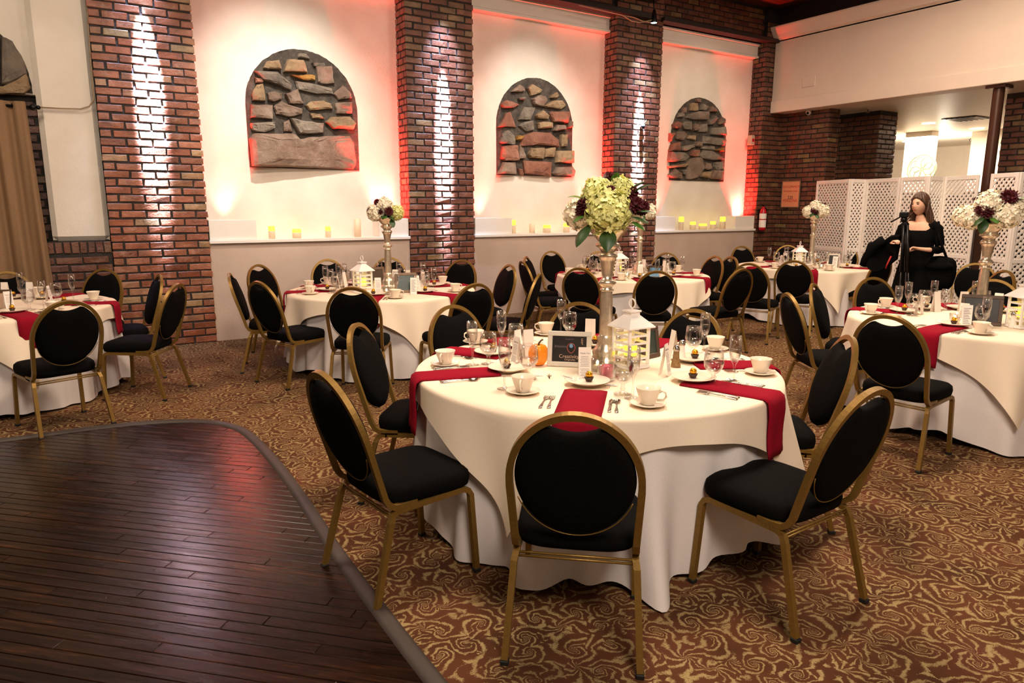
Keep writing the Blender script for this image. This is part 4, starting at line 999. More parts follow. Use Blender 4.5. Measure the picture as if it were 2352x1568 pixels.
m = MB(); m.lathe([(0, .003), (.035, .003), (.038, 0), (.042, .004), (.072, .014), (.074, .016), (.07, .017), (.036, .008), (0, .007)], 26)
saucer = Proto(sized(single('saucer', m, M['china'], 'saucer'), 1.08))
m = MB(); m.lathe([(0, .003), (.025, .003), (.027, 0), (.031, .003), (.036, .016), (.047, .044), (.054, .063), (.055, .066), (.052, .065), (.044, .044), (.032, .016), (0, .012)], 26)
cupo = single('coffee_cup', m, M['china'], 'cup')
m = MB(); m.tube([(.046, 0, .050), (.060, 0, .058), (.075, 0, .052), (.078, 0, .036), (.066, 0, .022), (.040, 0, .020)], .0048, 8); part('handle', m, M['china'], cupo)
cup = Proto(sized(cupo, (1.0, 1.0, 1.13)))
m = MB(); m.lathe([(0, .003), (.033, .001), (.034, .003), (.012, .007), (.0045, .014), (.0042, .075), (.006, .088), (.016, .105), (.025, .135), (.0265, .16), (.025, .218), (.0242, .218), (.0257, .16), (.024, .136), (.015, .108), (0, .098)], 20, flute=.0)
fl = single('champagne_flute', m, M['glass'], 'champagne glass')
m = MB(); m.lathe([(0, .099), (.0145, .109), (.0235, .136), (.0252, .158), (0, .158)], 16); part('wine', m, M['glass'], fl)
flute = Proto(sized(fl, 1.1))
m = MB(); m.lathe([(0, .004), (.036, .001), (.037, .004), (.014, .010), (.008, .018), (.011, .026), (.007, .034), (.010, .046), (.026, .058), (.040, .080), (.0435, .100), (.041, .130), (.0365, .165), (.0355, .165), (.040, .130), (.0423, .100), (.038, .081), (.022, .062), (0, .056)], 22)
gb = single('water_goblet', m, M['glass'], 'goblet')
m = MB(); m.lathe([(0, .058), (.022, .064), (.037, .083), (.0415, .100), (0, .104)], 18); part('water', m, M['glass'], gb)
goblet = Proto(sized(gb, (1.12, 1.12, 1.06)))
m = MB()
m.ball((0, 0, .027), .0145, 12, 8, 0, fn=lambda a, b2: 1 + .05 * sin(9 * a) * sin(7 * b2))
ch = single('chocolate', m, M['goldfoil'], 'chocolate')
m = MB(); m.lathe([(0, .0005), (.011, .0005), (.0185, .018), (.0175, .018), (.010, .003)], 24, flute=.05, nf=12); part('paper_cup', m, M['choc'], ch)
choc = Proto(sized(ch, 1.22))
def cutlery(kind):
    m = MB(); T = .0022
    def slab(pts):   # (y centre line x, half width)
        vs = []; fs = []
        for (x, hw, z) in pts: vs += [(x, -hw, z), (x, hw, z), (x, hw, z + T), (x, -hw, z + T)]
        for i in range(len(pts) - 1):
            for q in range(4): fs.append((i * 4 + q, i * 4 + (q + 1) % 4, i * 4 + 4 + (q + 1) % 4, i * 4 + 4 + q))
        fs += [(3, 2, 1, 0), tuple((len(pts) - 1) * 4 + q for q in range(4))]; m.add(vs, fs, 0, True)
    if kind == 'knife': slab([(.10, .006, .001), (.09, .008, .002), (.03, .0062, .003), (0, .005, .003), (-.01, .0085, .002), (-.08, .009, .001), (-.105, .002, .001)])
    else: slab([(.095, .0075, .001), (.08, .0085, .002), (.03, .004, .005), (-.03, .003, .006), (-.045, .006, .003)])
    if kind == 'fork':
        slab([(-.043, .008, .003), (-.06, .0125, .001)])
        for k in range(4):
            y = -.0105 + .007 * k; m.box((-.1, y - .0018, .002), (-.058, y + .0018, .0045))
    if kind == 'spoon': m.grid(lambda u, v: (-.07 + .028 * v * cos(2 * pi * u), .0175 * v * sin(2 * pi * u), .0005 + .007 * v * v), 14, 4, 0, True, True)
    return single(kind, m, M['steel'], kind)
fork, knife, spoon = Proto(cutlery('fork')), Proto(cutlery('knife')), Proto(cutlery('spoon'))
def make_card(printed):
    m = MB(); w, h, s = .031, .165, .025
    m.add([(-w, -s, 0), (w, -s, 0), (w, 0, h), (-w, 0, h), (-w, s, 0), (w, s, 0)], [(0, 1, 2, 3), (3, 2, 5, 4)]); 
    o = single('menu_card', m, M['paper'], 'menu card')
    for side in ((-1,) if printed else ()):
        tilt = atan2(s, h)
        text('lettering', 'Thank You', .0110, M['ink'], o, (0, -s + s * .82 - .0006, h * .82), (pi / 2 - tilt, 0, 0))
        m = MB(); r = random.Random(3)
        for k in range(13):
            if k == 7: continue
            z = h * (.72 - .047 * k); hw = .017 + .006 * r.random(); y = -s + s * z / h - .0005
            x = -hw
            while x < hw:
                l = r.uniform(.002, .006); m.add([(x, y, z), (min(x + l, hw), y, z), (min(x + l, hw), y, z + .002), (x, y, z + .002)], [(0, 1, 2, 3)]); x += l + .0014
        tag(part('text_lines', m, M['ink'], o), kind='stuff')
    return o
card_p, card_b = Proto(make_card(True)), Proto(make_card(False))

FRONT = {  # where the front table's pieces stand (measured spots on its top)
 0: dict(saucer=(1488, 932), flute=(1453, 915), goblet=(1430, 905), plate=(1349, 884), card=(1342, 872)),
 1: dict(saucer=(1201, 903), flute=(1159, 893), goblet=(1214, 869), plate=(1168, 853), card=(1187, 842)),
 2: dict(saucer=(1023, 839), flute=(1085, 838), goblet=(1122, 836), plate=(1132, 815)),
 3: dict(saucer=(1092, 788), flute=(1152, 806), goblet=(1185, 812), plate=(1206, 800), card=(1213, 822)),
 4: dict(saucer=(1254, 769), flute=(1288, 770), goblet=(1308, 778), card=(1355, 792)),
 6: dict(saucer=(1642, 804), flute=(1616, 812), goblet=(1591, 818), plate=(1590, 830), card=(1545, 824)),
 7: dict(saucer=(1746, 859), flute=(1684, 882), goblet=(1637, 881), plate=(1592, 876), card=(1527, 862))}
def setting(tk, ang, name, full, k, dr=0.0, card=True):
    tc = Vector(TB[tk]); e = Vector((cos(ang), sin(ang))); r = Vector((-e.y, e.x))     # r = the diner's right hand side
    tn = TN[tk]; rr = random.Random(tk + name)
    def P(rad, side, z=0.0): q = tc + e * rad + r * side; return (q.x, q.y, ZS + z)
    nm = '%s place of the %s' % (name, tn); fx = FRONT.get(k, {}) if tk == 'T1' else {}
    def S(item, rad, side, z=0.0):
        if item in fx: g = at(fx[item][0], fx[item][1], ZS); return (g.x, g.y, ZS + z)
        return P(rad, side, z)
    jx, jy = rr.uniform(-.012, .012), rr.uniform(-.012, .012)
    q = tc
    napk[k % 3].put((q.x, q.y, ZS), ang, 'crimson napkin over the table edge, %s' % nm, 'crimson napkins on the %s' % tn)
    pl = S('plate', .565 + rr.uniform(-.02, .02), 0, .010)
    plate.put(pl, 0, 'small ivory bread plate on a napkin, %s' % nm, 'bread plates on the %s' % tn)
    choc.put((pl[0] + jx, pl[1] + jy, pl[2] + .009), rr.uniform(0, 6), 'gold wrapped chocolate in brown paper cup, %s' % nm, 'chocolates on the %s' % tn)
    cs = S('saucer', .76 + rr.uniform(-.03, .02), .23 + rr.uniform(-.015, .02))
    saucer.put(cs, 0, 'ivory saucer under a cup, %s' % nm, 'saucers on the %s' % tn)
    cup.put((cs[0], cs[1], cs[2] + .009), ang + pi / 2 + rr.uniform(-.6, .4), 'ivory coffee cup on its saucer, %s' % nm, 'coffee cups on the %s' % tn)
    flute.put(S('flute', .56 + rr.uniform(-.03, .03), .215 + rr.uniform(-.02, .02)), rr.uniform(0, 6), 'tall champagne flute half full, %s' % nm, 'champagne flutes on the %s' % tn)
    goblet.put(S('goblet', .50 + rr.uniform(-.03, .03), .13 + rr.uniform(-.02, .02)), rr.uniform(0, 6), 'stemmed water goblet, %s' % nm, 'water goblets on the %s' % tn)
    if full:
        fork.put(P(.76, -.135), ang + .04, 'dinner fork beside the napkin, %s' % nm, 'forks on the %s' % tn)
        fork.put(P(.765, -.165), ang - .03, 'outer salad fork, %s' % nm, 'forks on the %s' % tn)
        knife.put(P(.765, .125), ang, 'table knife beside the napkin, %s' % nm, 'knives on the %s' % tn)
        spoon.put(P(.77, .152), ang + .03, 'teaspoon beside the knife, %s' % nm, 'spoons on the %s' % tn)
    if card:
        cpos = S('card', .455, .02); dcam = Vector((-cpos[0], -cpos[1])); 
        facing = e.dot(dcam.normalized()) > .1
        (card_p if facing else card_b).put(cpos, ang + pi / 2 + rr.uniform(-.25, .25), ('white printed menu card standing, %s' if facing else 'white menu card seen from behind, %s') % nm, 'menu cards on the %s' % tn)

T1_RIM = [(1328, 955), (1012, 866), (1043, 809), (1128, 780), (1372, 757), (1570, 766), (1775, 842), (1752, 910)]
for tk in TB:
    tc = Vector(TB[tk])
    if tk == 'T1': pts = [at(a, c, ZT).xy for a, c in T1_RIM]
    elif tk == 'T5': pts = [at(a, c, ZT).xy for a, c in ((2168, 757), (1972, 712), (2010, 693), (2120, 680))] + [tc + Vector((.9, .2)), tc + Vector((.3, -.9)), tc + Vector((-.35, -.86))]
    elif tk == 'T0': pts = [at(a, c, ZT).xy for a, c in ((55, 728), (238, 698), (205, 672), (120, 660))] + [tc + Vector((-.9, .2)), tc + Vector((-.8, -.5))]
    elif tk == 'T2': pts = [at(a, c, ZT).xy for a, c in ((850, 690), (700, 672), (655, 655), (720, 640), (1015, 678), (1085, 655), (1050, 640), (960, 640))] + [tc + Vector((0, .9))]
    elif tk == 'T3': pts = [at(a, c, ZT).xy for a, c in ((1290, 627), (1385, 643), (1475, 645), (1605, 640), (1612, 628))] + [tc + (p - tc) for p, n in SEATS['T3'][2:3] + SEATS['T3'][4:7]]
    else: pts = [at(a, c, ZT).xy for a, c in ((1742, 615), (1860, 623), (1972, 618))] + [p for p, n in SEATS[tk][2:]]
    nms = side_labels(tc, pts)
    for k, (p, n) in enumerate(zip(pts, nms)):
        a = atan2(p.y - tc.y, p.x - tc.x); setting(tk, a, n, tk == 'T1' or (tk in ('T2', 'T5', 'T0') and k < 2), k)

# ================================================================== CENTREPIECES
def make_vase():
    t_ = thing('trumpet_vase', 'x', 'vase'); H = .735
    m = MB(); m.lathe([(0, 0), (.062, 0), (.066, .012), (.060, .03), (.048, .05), (.052, .075), (.040, .095), (.030, .13), (.034, .15), (.026, .165)], 24, flute=.05, nf=12); part('base', m, M['silver'], t_)
    m = MB(); m.lathe([(.026, .165), (.0255, .20), (.024, .36), (.022, .40)], 24, flute=.06, nf=12); part('stem', m, M['silver'], t_)
    m = MB(); m.lathe([(.022, .40), (.030, .405), (.024, .415), (.020, .42), (.026, .43), (.038, .445), (.030, .46), (.020, .47), (.022, .49), (.030, .56), (.034, .575), (.040, .585), (.038, .60), (.026, .61)], 24, flute=.05, nf=10); part('knop', m, M['silver'], t_)
    m = MB(); m.lathe([(.026, .61), (.032, .625), (.048, .64), (.044, .655), (.036, .66), (.044, .675), (.060, .70), (.074, .72), (.085, .735), (.078, .735), (.055, .70), (0, .66)], 26, flute=.04, nf=13); part('bowl', m, M['silver'], t_)
    return t_
vase = Proto(sized(make_vase(), (1.32, 1.32, 1.0)))
def hydrangea(r, rnd, n=230):
    m = MB()
    for k in range(n):
        z = 1 - 2 * (k + .5) / n; a = k * 2.39996 + rnd.uniform(-.12, .12); s = sqrt(1 - z * z); d = Vector((s * cos(a), s * sin(a), z)); c = d * r * rnd.uniform(.84, 1.05)
        d = (d + Vector((rnd.uniform(-.5, .5), rnd.uniform(-.5, .5), rnd.uniform(-.5, .5)))).normalized()
        u = d.cross(Vector((.3, .5, .8))).normalized(); w = d.cross(u); tw = rnd.uniform(0, 1.5); fs_ = r * rnd.uniform(.17, .235)
        for q in range(4):
            an = tw + q * pi / 2; p = (u * cos(an) + w * sin(an)); o_ = (u * cos(an + pi / 2) + w * sin(an + pi / 2)); l = d * (fs_ * rnd.uniform(-.05, .4))
            m.add([c, c + p * fs_ * .35 + o_ * fs_ * .38 + l * .4, c + p * fs_ * .78 + o_ * fs_ * .40 + l * .9, c + p * fs_ * 1.05 + l, c + p * fs_ * .78 - o_ * fs_ * .40 + l * .9, c + p * fs_ * .35 - o_ * fs_ * .38 + l * .4], [(0, 1, 2, 3, 4, 5)], 0, True)
    m.ball((0, 0, 0), r * .80, 10, 7); return m
rf = random.Random(11)
HY = {(c, i): hydrangea(.1, rf).mesh('bloom', [M[c]]) for c in ('hyd_green', 'hyd_white') for i in range(2)}
def leafm():
    m = MB(); N = 6
    def f(u, v):
        w = .05 * sin(pi * min(1, v * .97 + .03)) ** .8 * (1 - .25 * v); x = (u - .5) * 2 * w
        return (x, v * .14, .012 * sin(v * 3) - abs(x) * .35 - .03 * v * v)
    m.grid(f, 4, 8); return m
LF = [leafm().mesh('leaf', [M['leaf']]), leafm().mesh('leaf', [M['leaf2']])]
def dahl():
    m = MB()
    for k in range(46):
        z = 1 - 1.5 * (k + .5) / 46; a = k * 2.39996; s = sqrt(max(0, 1 - z * z)); d = Vector((s * cos(a), s * sin(a), z)); u = d.cross(Vector((0, .1, 1))).normalized(); c = d * .018; w = .008
        m.add([c + u * w, c - u * w, c + d * .019 - u * w * .6, c + d * .022, c + d * .019 + u * w * .6], [(0, 1, 2, 3, 4)], 0, True)
    m.ball((0, 0, 0), .02, 8, 6); return m
DH = dahl().mesh('red_bloom', [M['wine']])
def bouquet(loc, lab, blooms, reds, leaves, facing, k=1.0):
    """blooms: (right, towards camera, up, radius, colour); offsets are metres from the vase mouth"""
    t_ = thing('flower_arrangement', lab, 'flowers', loc, facing); t_.scale = (k, k, k)
    for i, (x, y, z, r, c) in enumerate(blooms): link('bloom', HY[(c, i % 2)], t_, (x, -y, z), (rf.uniform(0, 6), rf.uniform(0, 6), 0), (r / .1,) * 3)
    for (x, y, z, s) in reds: link('red_bloom', DH, t_, (x, -y, z), (rf.uniform(.5, 1.6), rf.uniform(-.5, .5), 0), (s,) * 3)
    for (x, y, z, az, dn, s, c) in leaves: link('leaf', LF[c], t_, (x, -y, z), (-dn, 0, az), (s,) * 3)
    m = MB(); m.ball((0, 0, -.01), .07, 12, 8, 0, (1, 1, .7)); part('foliage_core', m, M['leaf'], t_); return t_
FACE = lambda p: atan2(p[1], p[0]) - pi / 2      # local -y looks back at the camera

def make_lantern():
    t_ = thing('lantern', 'x', 'lantern'); w, h = .064, .190
    m = MB(); m.bbox((-w - .012, -w - .012, 0), (w + .012, w + .012, .014), .004); m.bbox((-w - .005, -w - .005, .014), (w + .005, w + .005, .022), .002); part('base', m, M['white_metal'], t_)
    for sx in (-1, 1):
        for sy in (-1, 1):
            m = MB(); m.bbox((sx * w - .008, sy * w - .008, .022), (sx * w + .008, sy * w + .008, h + .03), .002); part('post', m, M['white_metal'], t_)
    for k in range(4):
        z = .05 + k * .04
        for (a, c) in (((-w, -w - .003), (w, -w + .003)), ((-w, w - .003), (w, w + .003)), ((-w - .003, -w), (-w + .003, w)), ((w - .003, -w), (w + .003, w))):
            m = MB(); m.box((a[0], a[1], z), (c[0], c[1], z + .012)); part('slat', m, M['white_metal'], t_)
    m = MB(); e = w + .026; q = .030; zb = h + .028
    m.add([(-e, -e, zb), (e, -e, zb), (e, e, zb), (-e, e, zb), (-e, -e, zb + .006), (e, -e, zb + .006), (e, e, zb + .006), (-e, e, zb + .006), (-q, -q, zb + .065), (q, -q, zb + .065), (q, q, zb + .065), (-q, q, zb + .065)],
          [(3, 2, 1, 0), (0, 1, 5, 4), (1, 2, 6, 5), (2, 3, 7, 6), (3, 0, 4, 7), (4, 5, 9, 8), (5, 6, 10, 9), (6, 7, 11, 10), (7, 4, 8, 11)]); part('roof', m, M['white_metal'], t_)
    m = MB(); m.box((-q, -q, zb + .06), (q, q, zb + .082)); m.bbox((-q - .007, -q - .007, zb + .08), (q + .007, q + .007, zb + .09), .002); part('cap', m, M['white_metal'], t_)
    m = MB(); m.lathe([(.006, zb + .088), (.006, zb + .102)], 8); zc = zb + .125; m.tube([(0, .024 * cos(a), zc + .024 * sin(a)) for a in [2 * pi * i / 20 for i in range(20)]], .004, 6, ref=(1, 0, 0), loop=True); part('ring', m, M['white_metal'], t_)
    return t_
lantern = Proto(make_lantern())
def led(loc, r, h, lab):
    t_ = thing('led_candle', lab, 'candle', loc, 0, 'candles inside the lanterns')
    m = MB(); m.lathe([(0, 0), (r, 0), (r, h * .45)], 16); part('wax', m, M['wax'], t_); m = MB(); m.lathe([(r, h * .45), (r, h), (r * .75, h + .003), (r * .4, h - .012), (0, h - .015)], 16); part('glowing_tip', m, M['candle_glow'], t_)
def frame(loc, rz, w, h, tilt, mat, pmat, lab, printed=None):
    t_ = thing('photo_frame', lab, 'picture frame', loc, rz)
    R = Matrix.Rotation(-tilt, 4, 'X'); b_ = .026
    for s in (((-w / 2, 0), (w / 2, b_)), ((-w / 2, h - b_), (w / 2, h)), ((-w / 2, b_), (-w / 2 + b_, h - b_)), ((w / 2 - b_, b_), (w / 2, h - b_))):
        m = MB(); m.bbox((s[0][0], -.009, s[0][1]), (s[1][0], .009, s[1][1]), .003, 0, R); part('frame_side', m, mat, t_)
    m = MB(); m.box((-w / 2 + b_, -.003, b_), (w / 2 - b_, .004, h - b_), 0, R); pr = part('print', m, pmat, t_)
    m = MB(); m.sweep([R @ Vector((0, .012, h * .78)), Vector((0, h * .42, .002))], [(-.022, -.002), (.022, -.002), (.022, .002), (-.022, .002)], (1, 0, 0)); part('easel_back', m, M['frame_dark'], t_)
    return t_, pr, R
def on_table(px_, py_): p = at(px_, py_, ZS); return (p.x, p.y, ZS)

# --- front table
v1 = on_table(1389, 836); vase.put(v1, 0, 'tall silver trumpet vase with lime bouquet on the front table', 'silver trumpet vases')
mouth = (v1[0], v1[1], ZS + .735)
bouquet(mouth, 'large bouquet of lime hydrangeas and burgundy blooms above the front table',
  [(-.005, .11, .085, .112, 'hyd_green'), (-.055, .05, .165, .088, 'hyd_green'), (.055, .03, .185, .075, 'hyd_green'), (-.15, -.02, .07, .085, 'hyd_white'), (.10, -.08, .10, .085, 'hyd_white'), (0, -.12, .12, .11, 'hyd_white')],
  [(.005, .12, .185, .8), (-.125, .10, .115, 1.1), (-.135, .09, .085, 1.0), (.135, .10, .115, 1.2), (.165, .08, .105, 1.1), (-.005, .02, .25, 1.0), (.11, .07, .175, 1.0), (-.12, .05, .19, .5)],
  [(-.10, .12, .02, 2.35, .75, 1.0, 0), (.0, .13, .0, 3.1, .75, 1.0, 0), (-.14, .08, .155, 1.9, -.2, .55, 1), (-.12, .09, .07, 2.2, .3, .6, 1), (.115, .12, .06, -2.0, .2, .7, 0), (.13, .11, .085, -1.7, -.1, .75, 0), (.12, .12, .035, -2.3, .3, .65, 1), (.12, .08, .18, -1.6, -.6, .7, 0), (.13, .10, .05, -1.3, .1, .6, 1), (.02, .05, .235, -2.8, -.9, .5, 1), (.11, .06, .20, -1.9, -.6, .6, 0)], FACE(mouth))
lp = on_table(1447, 842); la = FACE(lp) + .72; lantern.put(lp, la, 'white slatted lantern in the middle of the front table', 'white lanterns')
led((lp[0], lp[1], lp[2] + .022), .034, .095, 'glowing yellow candle inside the lantern on the front table')
pu = on_table(1236, 838); t_ = thing('pumpkin', 'small glossy orange pumpkin with a curved stem on the front table', 'pumpkin', pu); t_.scale = (1.36, 1.36, 1.30)
m = MB(); m.grid(lambda u, v: tuple([(.040 * sin(pi * v) ** .62 * (1 - .07 * abs(cos(4 * 2 * pi * u))) + .0005) * f_ for f_ in (cos(2 * pi * u), sin(2 * pi * u))] + [.046 - .046 * cos(pi * v) - .010 * (max(0, v - .8) / .2) ** 2]), 64, 18, 0, True, True); part('body', m, M['pumpkin'], t_)
m = MB(); m.tube([(0, 0, .078), (.003, 0, .092), (.012, 0, .102), (.022, 0, .106)], [.006, .004, .0035, .004], 6); part('stem', m, M['stem'], t_)
fp = on_table(1306, 842); t_, pr, R = frame(fp, FACE(fp) - .10, .235, .190, .20, M['frame_white'], M['print'], 'whitewashed frame with chalkboard words print on the front table')
for body, sz, x, z, mt, rot in (('Creativity', .027, .0, .055, 'tan_print', 0), ('Originality', .014, .005, .038, 'tan_print', 0), ('Intuitive', .020, -.046, .108, 'ink', 0), ('Imagination', .010, .0, .148, 'ink', 0), ('Vision', .022, .066, .128, 'tan_print', pi / 2)):
    q = R @ Vector((x, -.0036, z)); text('lettering', body, sz, M[mt], pr, q, (pi / 2 - .20, rot * -1, 0))
m = MB(); m.tube([R @ Vector((.010 + .021 * cos(a) * (1 - .25 * (sin(a) < 0) * -sin(a)), -.004, .100 + .026 * sin(a))) for a in [2 * pi * i / 24 for i in range(24)]], .0022, 5, loop=True); part('emblem_ring', m, M['lip'], pr)
m = MB(); m.ball(R @ Vector((.010, -.0035, .110)), .010, 10, 8, 0, (1, .15, 1.4)); part('emblem_drop', m, M['blue'], pr)
fp = on_table(1496, 822); frame(fp, FACE(fp) + .95, .16, .18, .16, M['frame_dark'], M['print2'], 'dark wooden frame turned sideways behind the lantern on the front table')
def votive(loc, lab):
    t_ = thing('votive_candle', lab, 'candle', loc, 0, 'votive candles on the tables'); t_.scale = (1.25,) * 3
    m = MB(); m.lathe([(0, .003), (.022, 0), (.027, .006), (.031, .06), (.030, .06), (.026, .010), (0, .008)], 18); part('glass_cup', m, M['glass'], t_)
    m = MB(); m.lathe([(0, .011), (.019, .011), (.019, .026), (0, .026)], 14); part('wax', m, M['wax'], t_)
    m = MB(); m.ball((0, 0, .036), .006, 8, 8, 0, (1, 1, 1.8)); part('flame', m, M['flame'], t_)
votive(on_table(1372, 852), 'lit glass votive candle before the vase on the front table')
rp = on_table(1393, 872); t_ = thing('rose_glass', 'pink rose in a low clear glass on the front table', 'rose', rp); t_.scale = (1.55,) * 3
m = MB(); m.lathe([(0, .003), (.024, 0), (.028, .005), (.032, .055), (.031, .055), (.026, .008), (0, .007)], 18); part('glass_cup', m, M['glass'], t_)
m = MB()
for k in range(22):
    z = 1 - 1.3 * (k + .5) / 22; a = k * 2.4; s = sqrt(max(.02, 1 - z * z)); rr = .012 + .011 * k / 22
    m.grid(lambda u, v: ((rr + .004 * v) * cos(a + (u - .5) * 1.5), (rr + .004 * v) * sin(a + (u - .5) * 1.5), .012 + .036 * v - .006 * k / 22 * v), 5, 3)
m.ball((0, 0, .035), .014, 10, 8); part('bloom', m, M['rose'], t_)
def shaker(loc, mat, lab):
    t_ = thing('shaker', lab, 'shaker', loc, 0, 'salt and pepper shakers'); t_.scale = (1.2, 1.2, 1.25)
    m = MB(); m.lathe([(0, 0), (.022, 0), (.022, .008), (.015, .04), (.013, .072), (0, .072)], 12, smooth=False); part('body', m, mat, t_)
    m = MB(); m.lathe([(.0145, .07), (.0155, .076), (.013, .088), (.006, .094), (0, .095)], 14); part('cap', m, M['steel'], t_)
shaker(on_table(1552, 842), M['pepper'], 'pepper shaker with steel cap, right of the lantern on the front table')
shaker(on_table(1565, 828), M['salt'], 'salt shaker close behind the pepper shaker on the front table')
wp = on_table(1322, 884); t_ = thing('paper_wings', 'pair of filigree paper wings behind the chocolate at the front seat', 'paper wings', (wp[0], wp[1], ZS + .022), FACE(wp) + .0)
for sx in (-1, 1):
    m = MB(); m.add([(sx * .008, 0, .0), (sx * .045, .012, .006), (sx * .078, .016, .020), (sx * .050, .016, .018), (sx * .010, .012, .014)], [(0, 1, 2, 3, 4)]); w_ = part('wing', m, M['paper'], t_)
    m = MB()
    for k in range(4): m.tube([(sx * (.016 + k * .012), .007 + .002 * k, .006 + .003 * k), (sx * (.020 + k * .012), .009 + .002 * k, .011 + .003 * k), (sx * (.026 + k * .012), .009 + .002 * k, .008 + .003 * k)], .0008, 4)
    part('filigree', m, M['ink'], w_)
for px_, py_, rz_, lab in ((1232, 862, .1, 'flat white name card left of the pumpkin on the front table'), (1403, 884, -.2, 'flat white name card by the front seat')):
    cp = on_table(px_, py_); m = MB(); m.box((-.032, -.014, .0005), (.032, .014, .0016)); o = part('name_card', m, M['paper'], None, cp, (0, 0, FACE(cp) + rz_)); tag(o, lab, 'card')
    m = MB(); [m.box((-.03, y, .0016), (.03, y + .001, .0019)) for y in (-.013, .012)]; m.tube([(-.02 + .004 * i, .002 * sin(i * 2.1), .0022) for i in range(10)], .0007, 4); part('ink_border', m, M['ink'], o)
cp = on_table(1262, 866); t_ = thing('dried_sprig', 'small dried sprig with a pale bud lying on the front table', 'sprig', cp, 1.0)
m = MB(); m.tube([(-.035, 0, .003), (0, .003, .004), (.022, .0, .006)], .002, 5); m.tube([(-.01, 0, .004), (.012, .012, .006)], .0016, 5); m.tube([(-.005, 0, .004), (.014, -.011, .006)], .0016, 5); part('twig', m, M['stem'], t_)
m = MB(); m.ball((.026, 0, .008), .007, 8, 6); part('bud', m, M['wax'], t_)

# --- the other tables: (vase px, lantern px, frame px)
B_A = ([(-.14, .05, .06, .105, 'hyd_white'), (-.02, .07, .155, .10, 'hyd_white'), (.13, .06, .06, .095, 'hyd_green'), (.02, -.08, .08, .11, 'hyd_white')], [(.03, .15, .08, 1.5), (-.08, .12, .075, 1.2), (-.11, .08, .19, 1.2), (.09, .12, .07, 1.0), (-.22, .06, .09, .8)], [(0, .10, .03, 2.6, .3, .8, 1), (.03, .11, .02, -2.2, .4, .8, 0), (.06, .1, -.02, -2.8, .8, .9, 0), (-.04, .12, .03, 3.0, .2, .7, 0)])
B_B = ([(-.15, .05, .05, .11, 'hyd_white'), (-.02, .06, .17, .12, 'hyd_white'), (.11, .08, .07, .12, 'hyd_white'), (.20, .02, .13, .09, 'hyd_white'), (-.22, .0, .06, .09, 'hyd_white'), (0, -.1, .08, .12, 'hyd_white')], [(-.04, .15, .10, 1.7), (-.10, .14, .11, 1.2), (.10, .10, .22, 2.0), (.14, .08, .23, 1.6), (-.13, .05, .20, .9)], [(-.06, .14, .06, 2.4, .6, .9, 0), (-.05, .13, .03, 2.9, 1.0, 1.0, 0), (.0, .14, .05, -2.6, .3, .8, 1), (.14, .08, .20, -1.6, -.4, .8, 1), (.07, .1, .16, 3.0, .4, .7, 0)])
B_C = ([(-.10, .05, .06, .10, 'hyd_white'), (.0, .06, .15, .10, 'hyd_white'), (.12, .05, .07, .11, 'hyd_white'), (.02, -.08, .07, .11, 'hyd_white')], [(-.03, .13, .08, 1.4), (.02, .12, .05, 1.2), (.14, .04, .17, 1.0)], [(-.03, .12, .04, 2.7, .5, .8, 0), (.02, .12, .02, -2.7, .6, .8, 0), (.12, .06, .15, -1.6, -.2, .6, 0)])
def place_on(tk, px_, Y): return on_table(px_, Y)
for tk, vpx, kind, lab in (('T2', (893, 662), B_A, 'white and lime bouquet with burgundy blooms before the red lit pillar side'), ('T3', (1467, 629), B_C, 'white bouquet half hidden behind the lime bouquet'), ('T4', (1862, 609), B_C, 'small white bouquet in front of the orange notice and screens'), ('T5', (2247, 738), B_B, 'full white bouquet with burgundy blooms before the brown post')):
    v = on_table(*vpx); vase.put(v, 0, 'tall silver trumpet vase on the %s' % TN[tk], 'silver trumpet vases'); bouquet((v[0], v[1], ZS + .735), lab, *kind, FACE(v), {'T2': .8, 'T3': .85, 'T4': .85, 'T5': .8}[tk])
for tk, lpx, rot in (('T2', (834, 672), .55), ('T3', (1420, 634), .55), ('T4', (1834, 613), .35), ('T5', (2346, 752), .7)):
    v = on_table(*lpx); lantern.put(v, FACE(v) + rot, 'white slatted lantern on the %s' % TN[tk], 'white lanterns'); led((v[0], v[1], v[2] + .022), .034, .12, 'glowing yellow candle inside the lantern on the %s' % TN[tk])
fp = on_table(933, 672); frame(fp, FACE(fp) + .12, .22, .20, .22, M['frame_brown'], M['print2'], 'grey wooden frame with slate print behind the widest arch table cup')
fp = on_table(868, 655); frame(fp, FACE(fp) + .5, .2, .2, .2, M['frame_brown'], M['frame_dark'], 'grey wooden frame seen from behind beside the lantern, widest arch table')
fp = on_table(1503, 640); frame(fp, FACE(fp) - .3, .18, .16, .2, M['frame_dark'], M['blue'], 'small frame with blue print on the middle arch table')
fp = on_table(1912, 612); frame(fp, FACE(fp) - .2, .17, .19, .2, M['frame_white'], M['print'], 'white frame with dark striped print on the corner table')
fp = on_table(2250, 746); t_, pr, R = frame(fp, FACE(fp) + .05, .26, .22, .2, M['frame_dark'], M['print'], 'dark frame with black print and a card leaning in it, right table')
for px_, py_, rz_, lab in ((2218, 753, .1, 'white printed card leaning at the left of the dark frame, right edge table'), (950, 676, -.1, 'white printed card leaning at the right of the grey frame, wide arch table'), (1916, 615, -.2, 'small white card leaning on the white frame, brick corner table')):
    cp = on_table(px_, py_); t_ = thing('leaning_card', lab, 'card', cp, FACE(cp) + rz_); RX = Matrix.Rotation(-.2, 4, 'X')
    m = MB(); m.box((-.032, -.001, 0), (.032, .001, .165), 0, RX); part('sheet', m, M['paper'], t_)
    m = MB(); [m.box((-.022, -.0018, .03 + .012 * k), (.022 - .006 * (k % 3), -.0012, .0335 + .012 * k), 0, RX) for k in range(10)]; tag(part('text_lines', m, M['ink'], t_), kind='stuff')
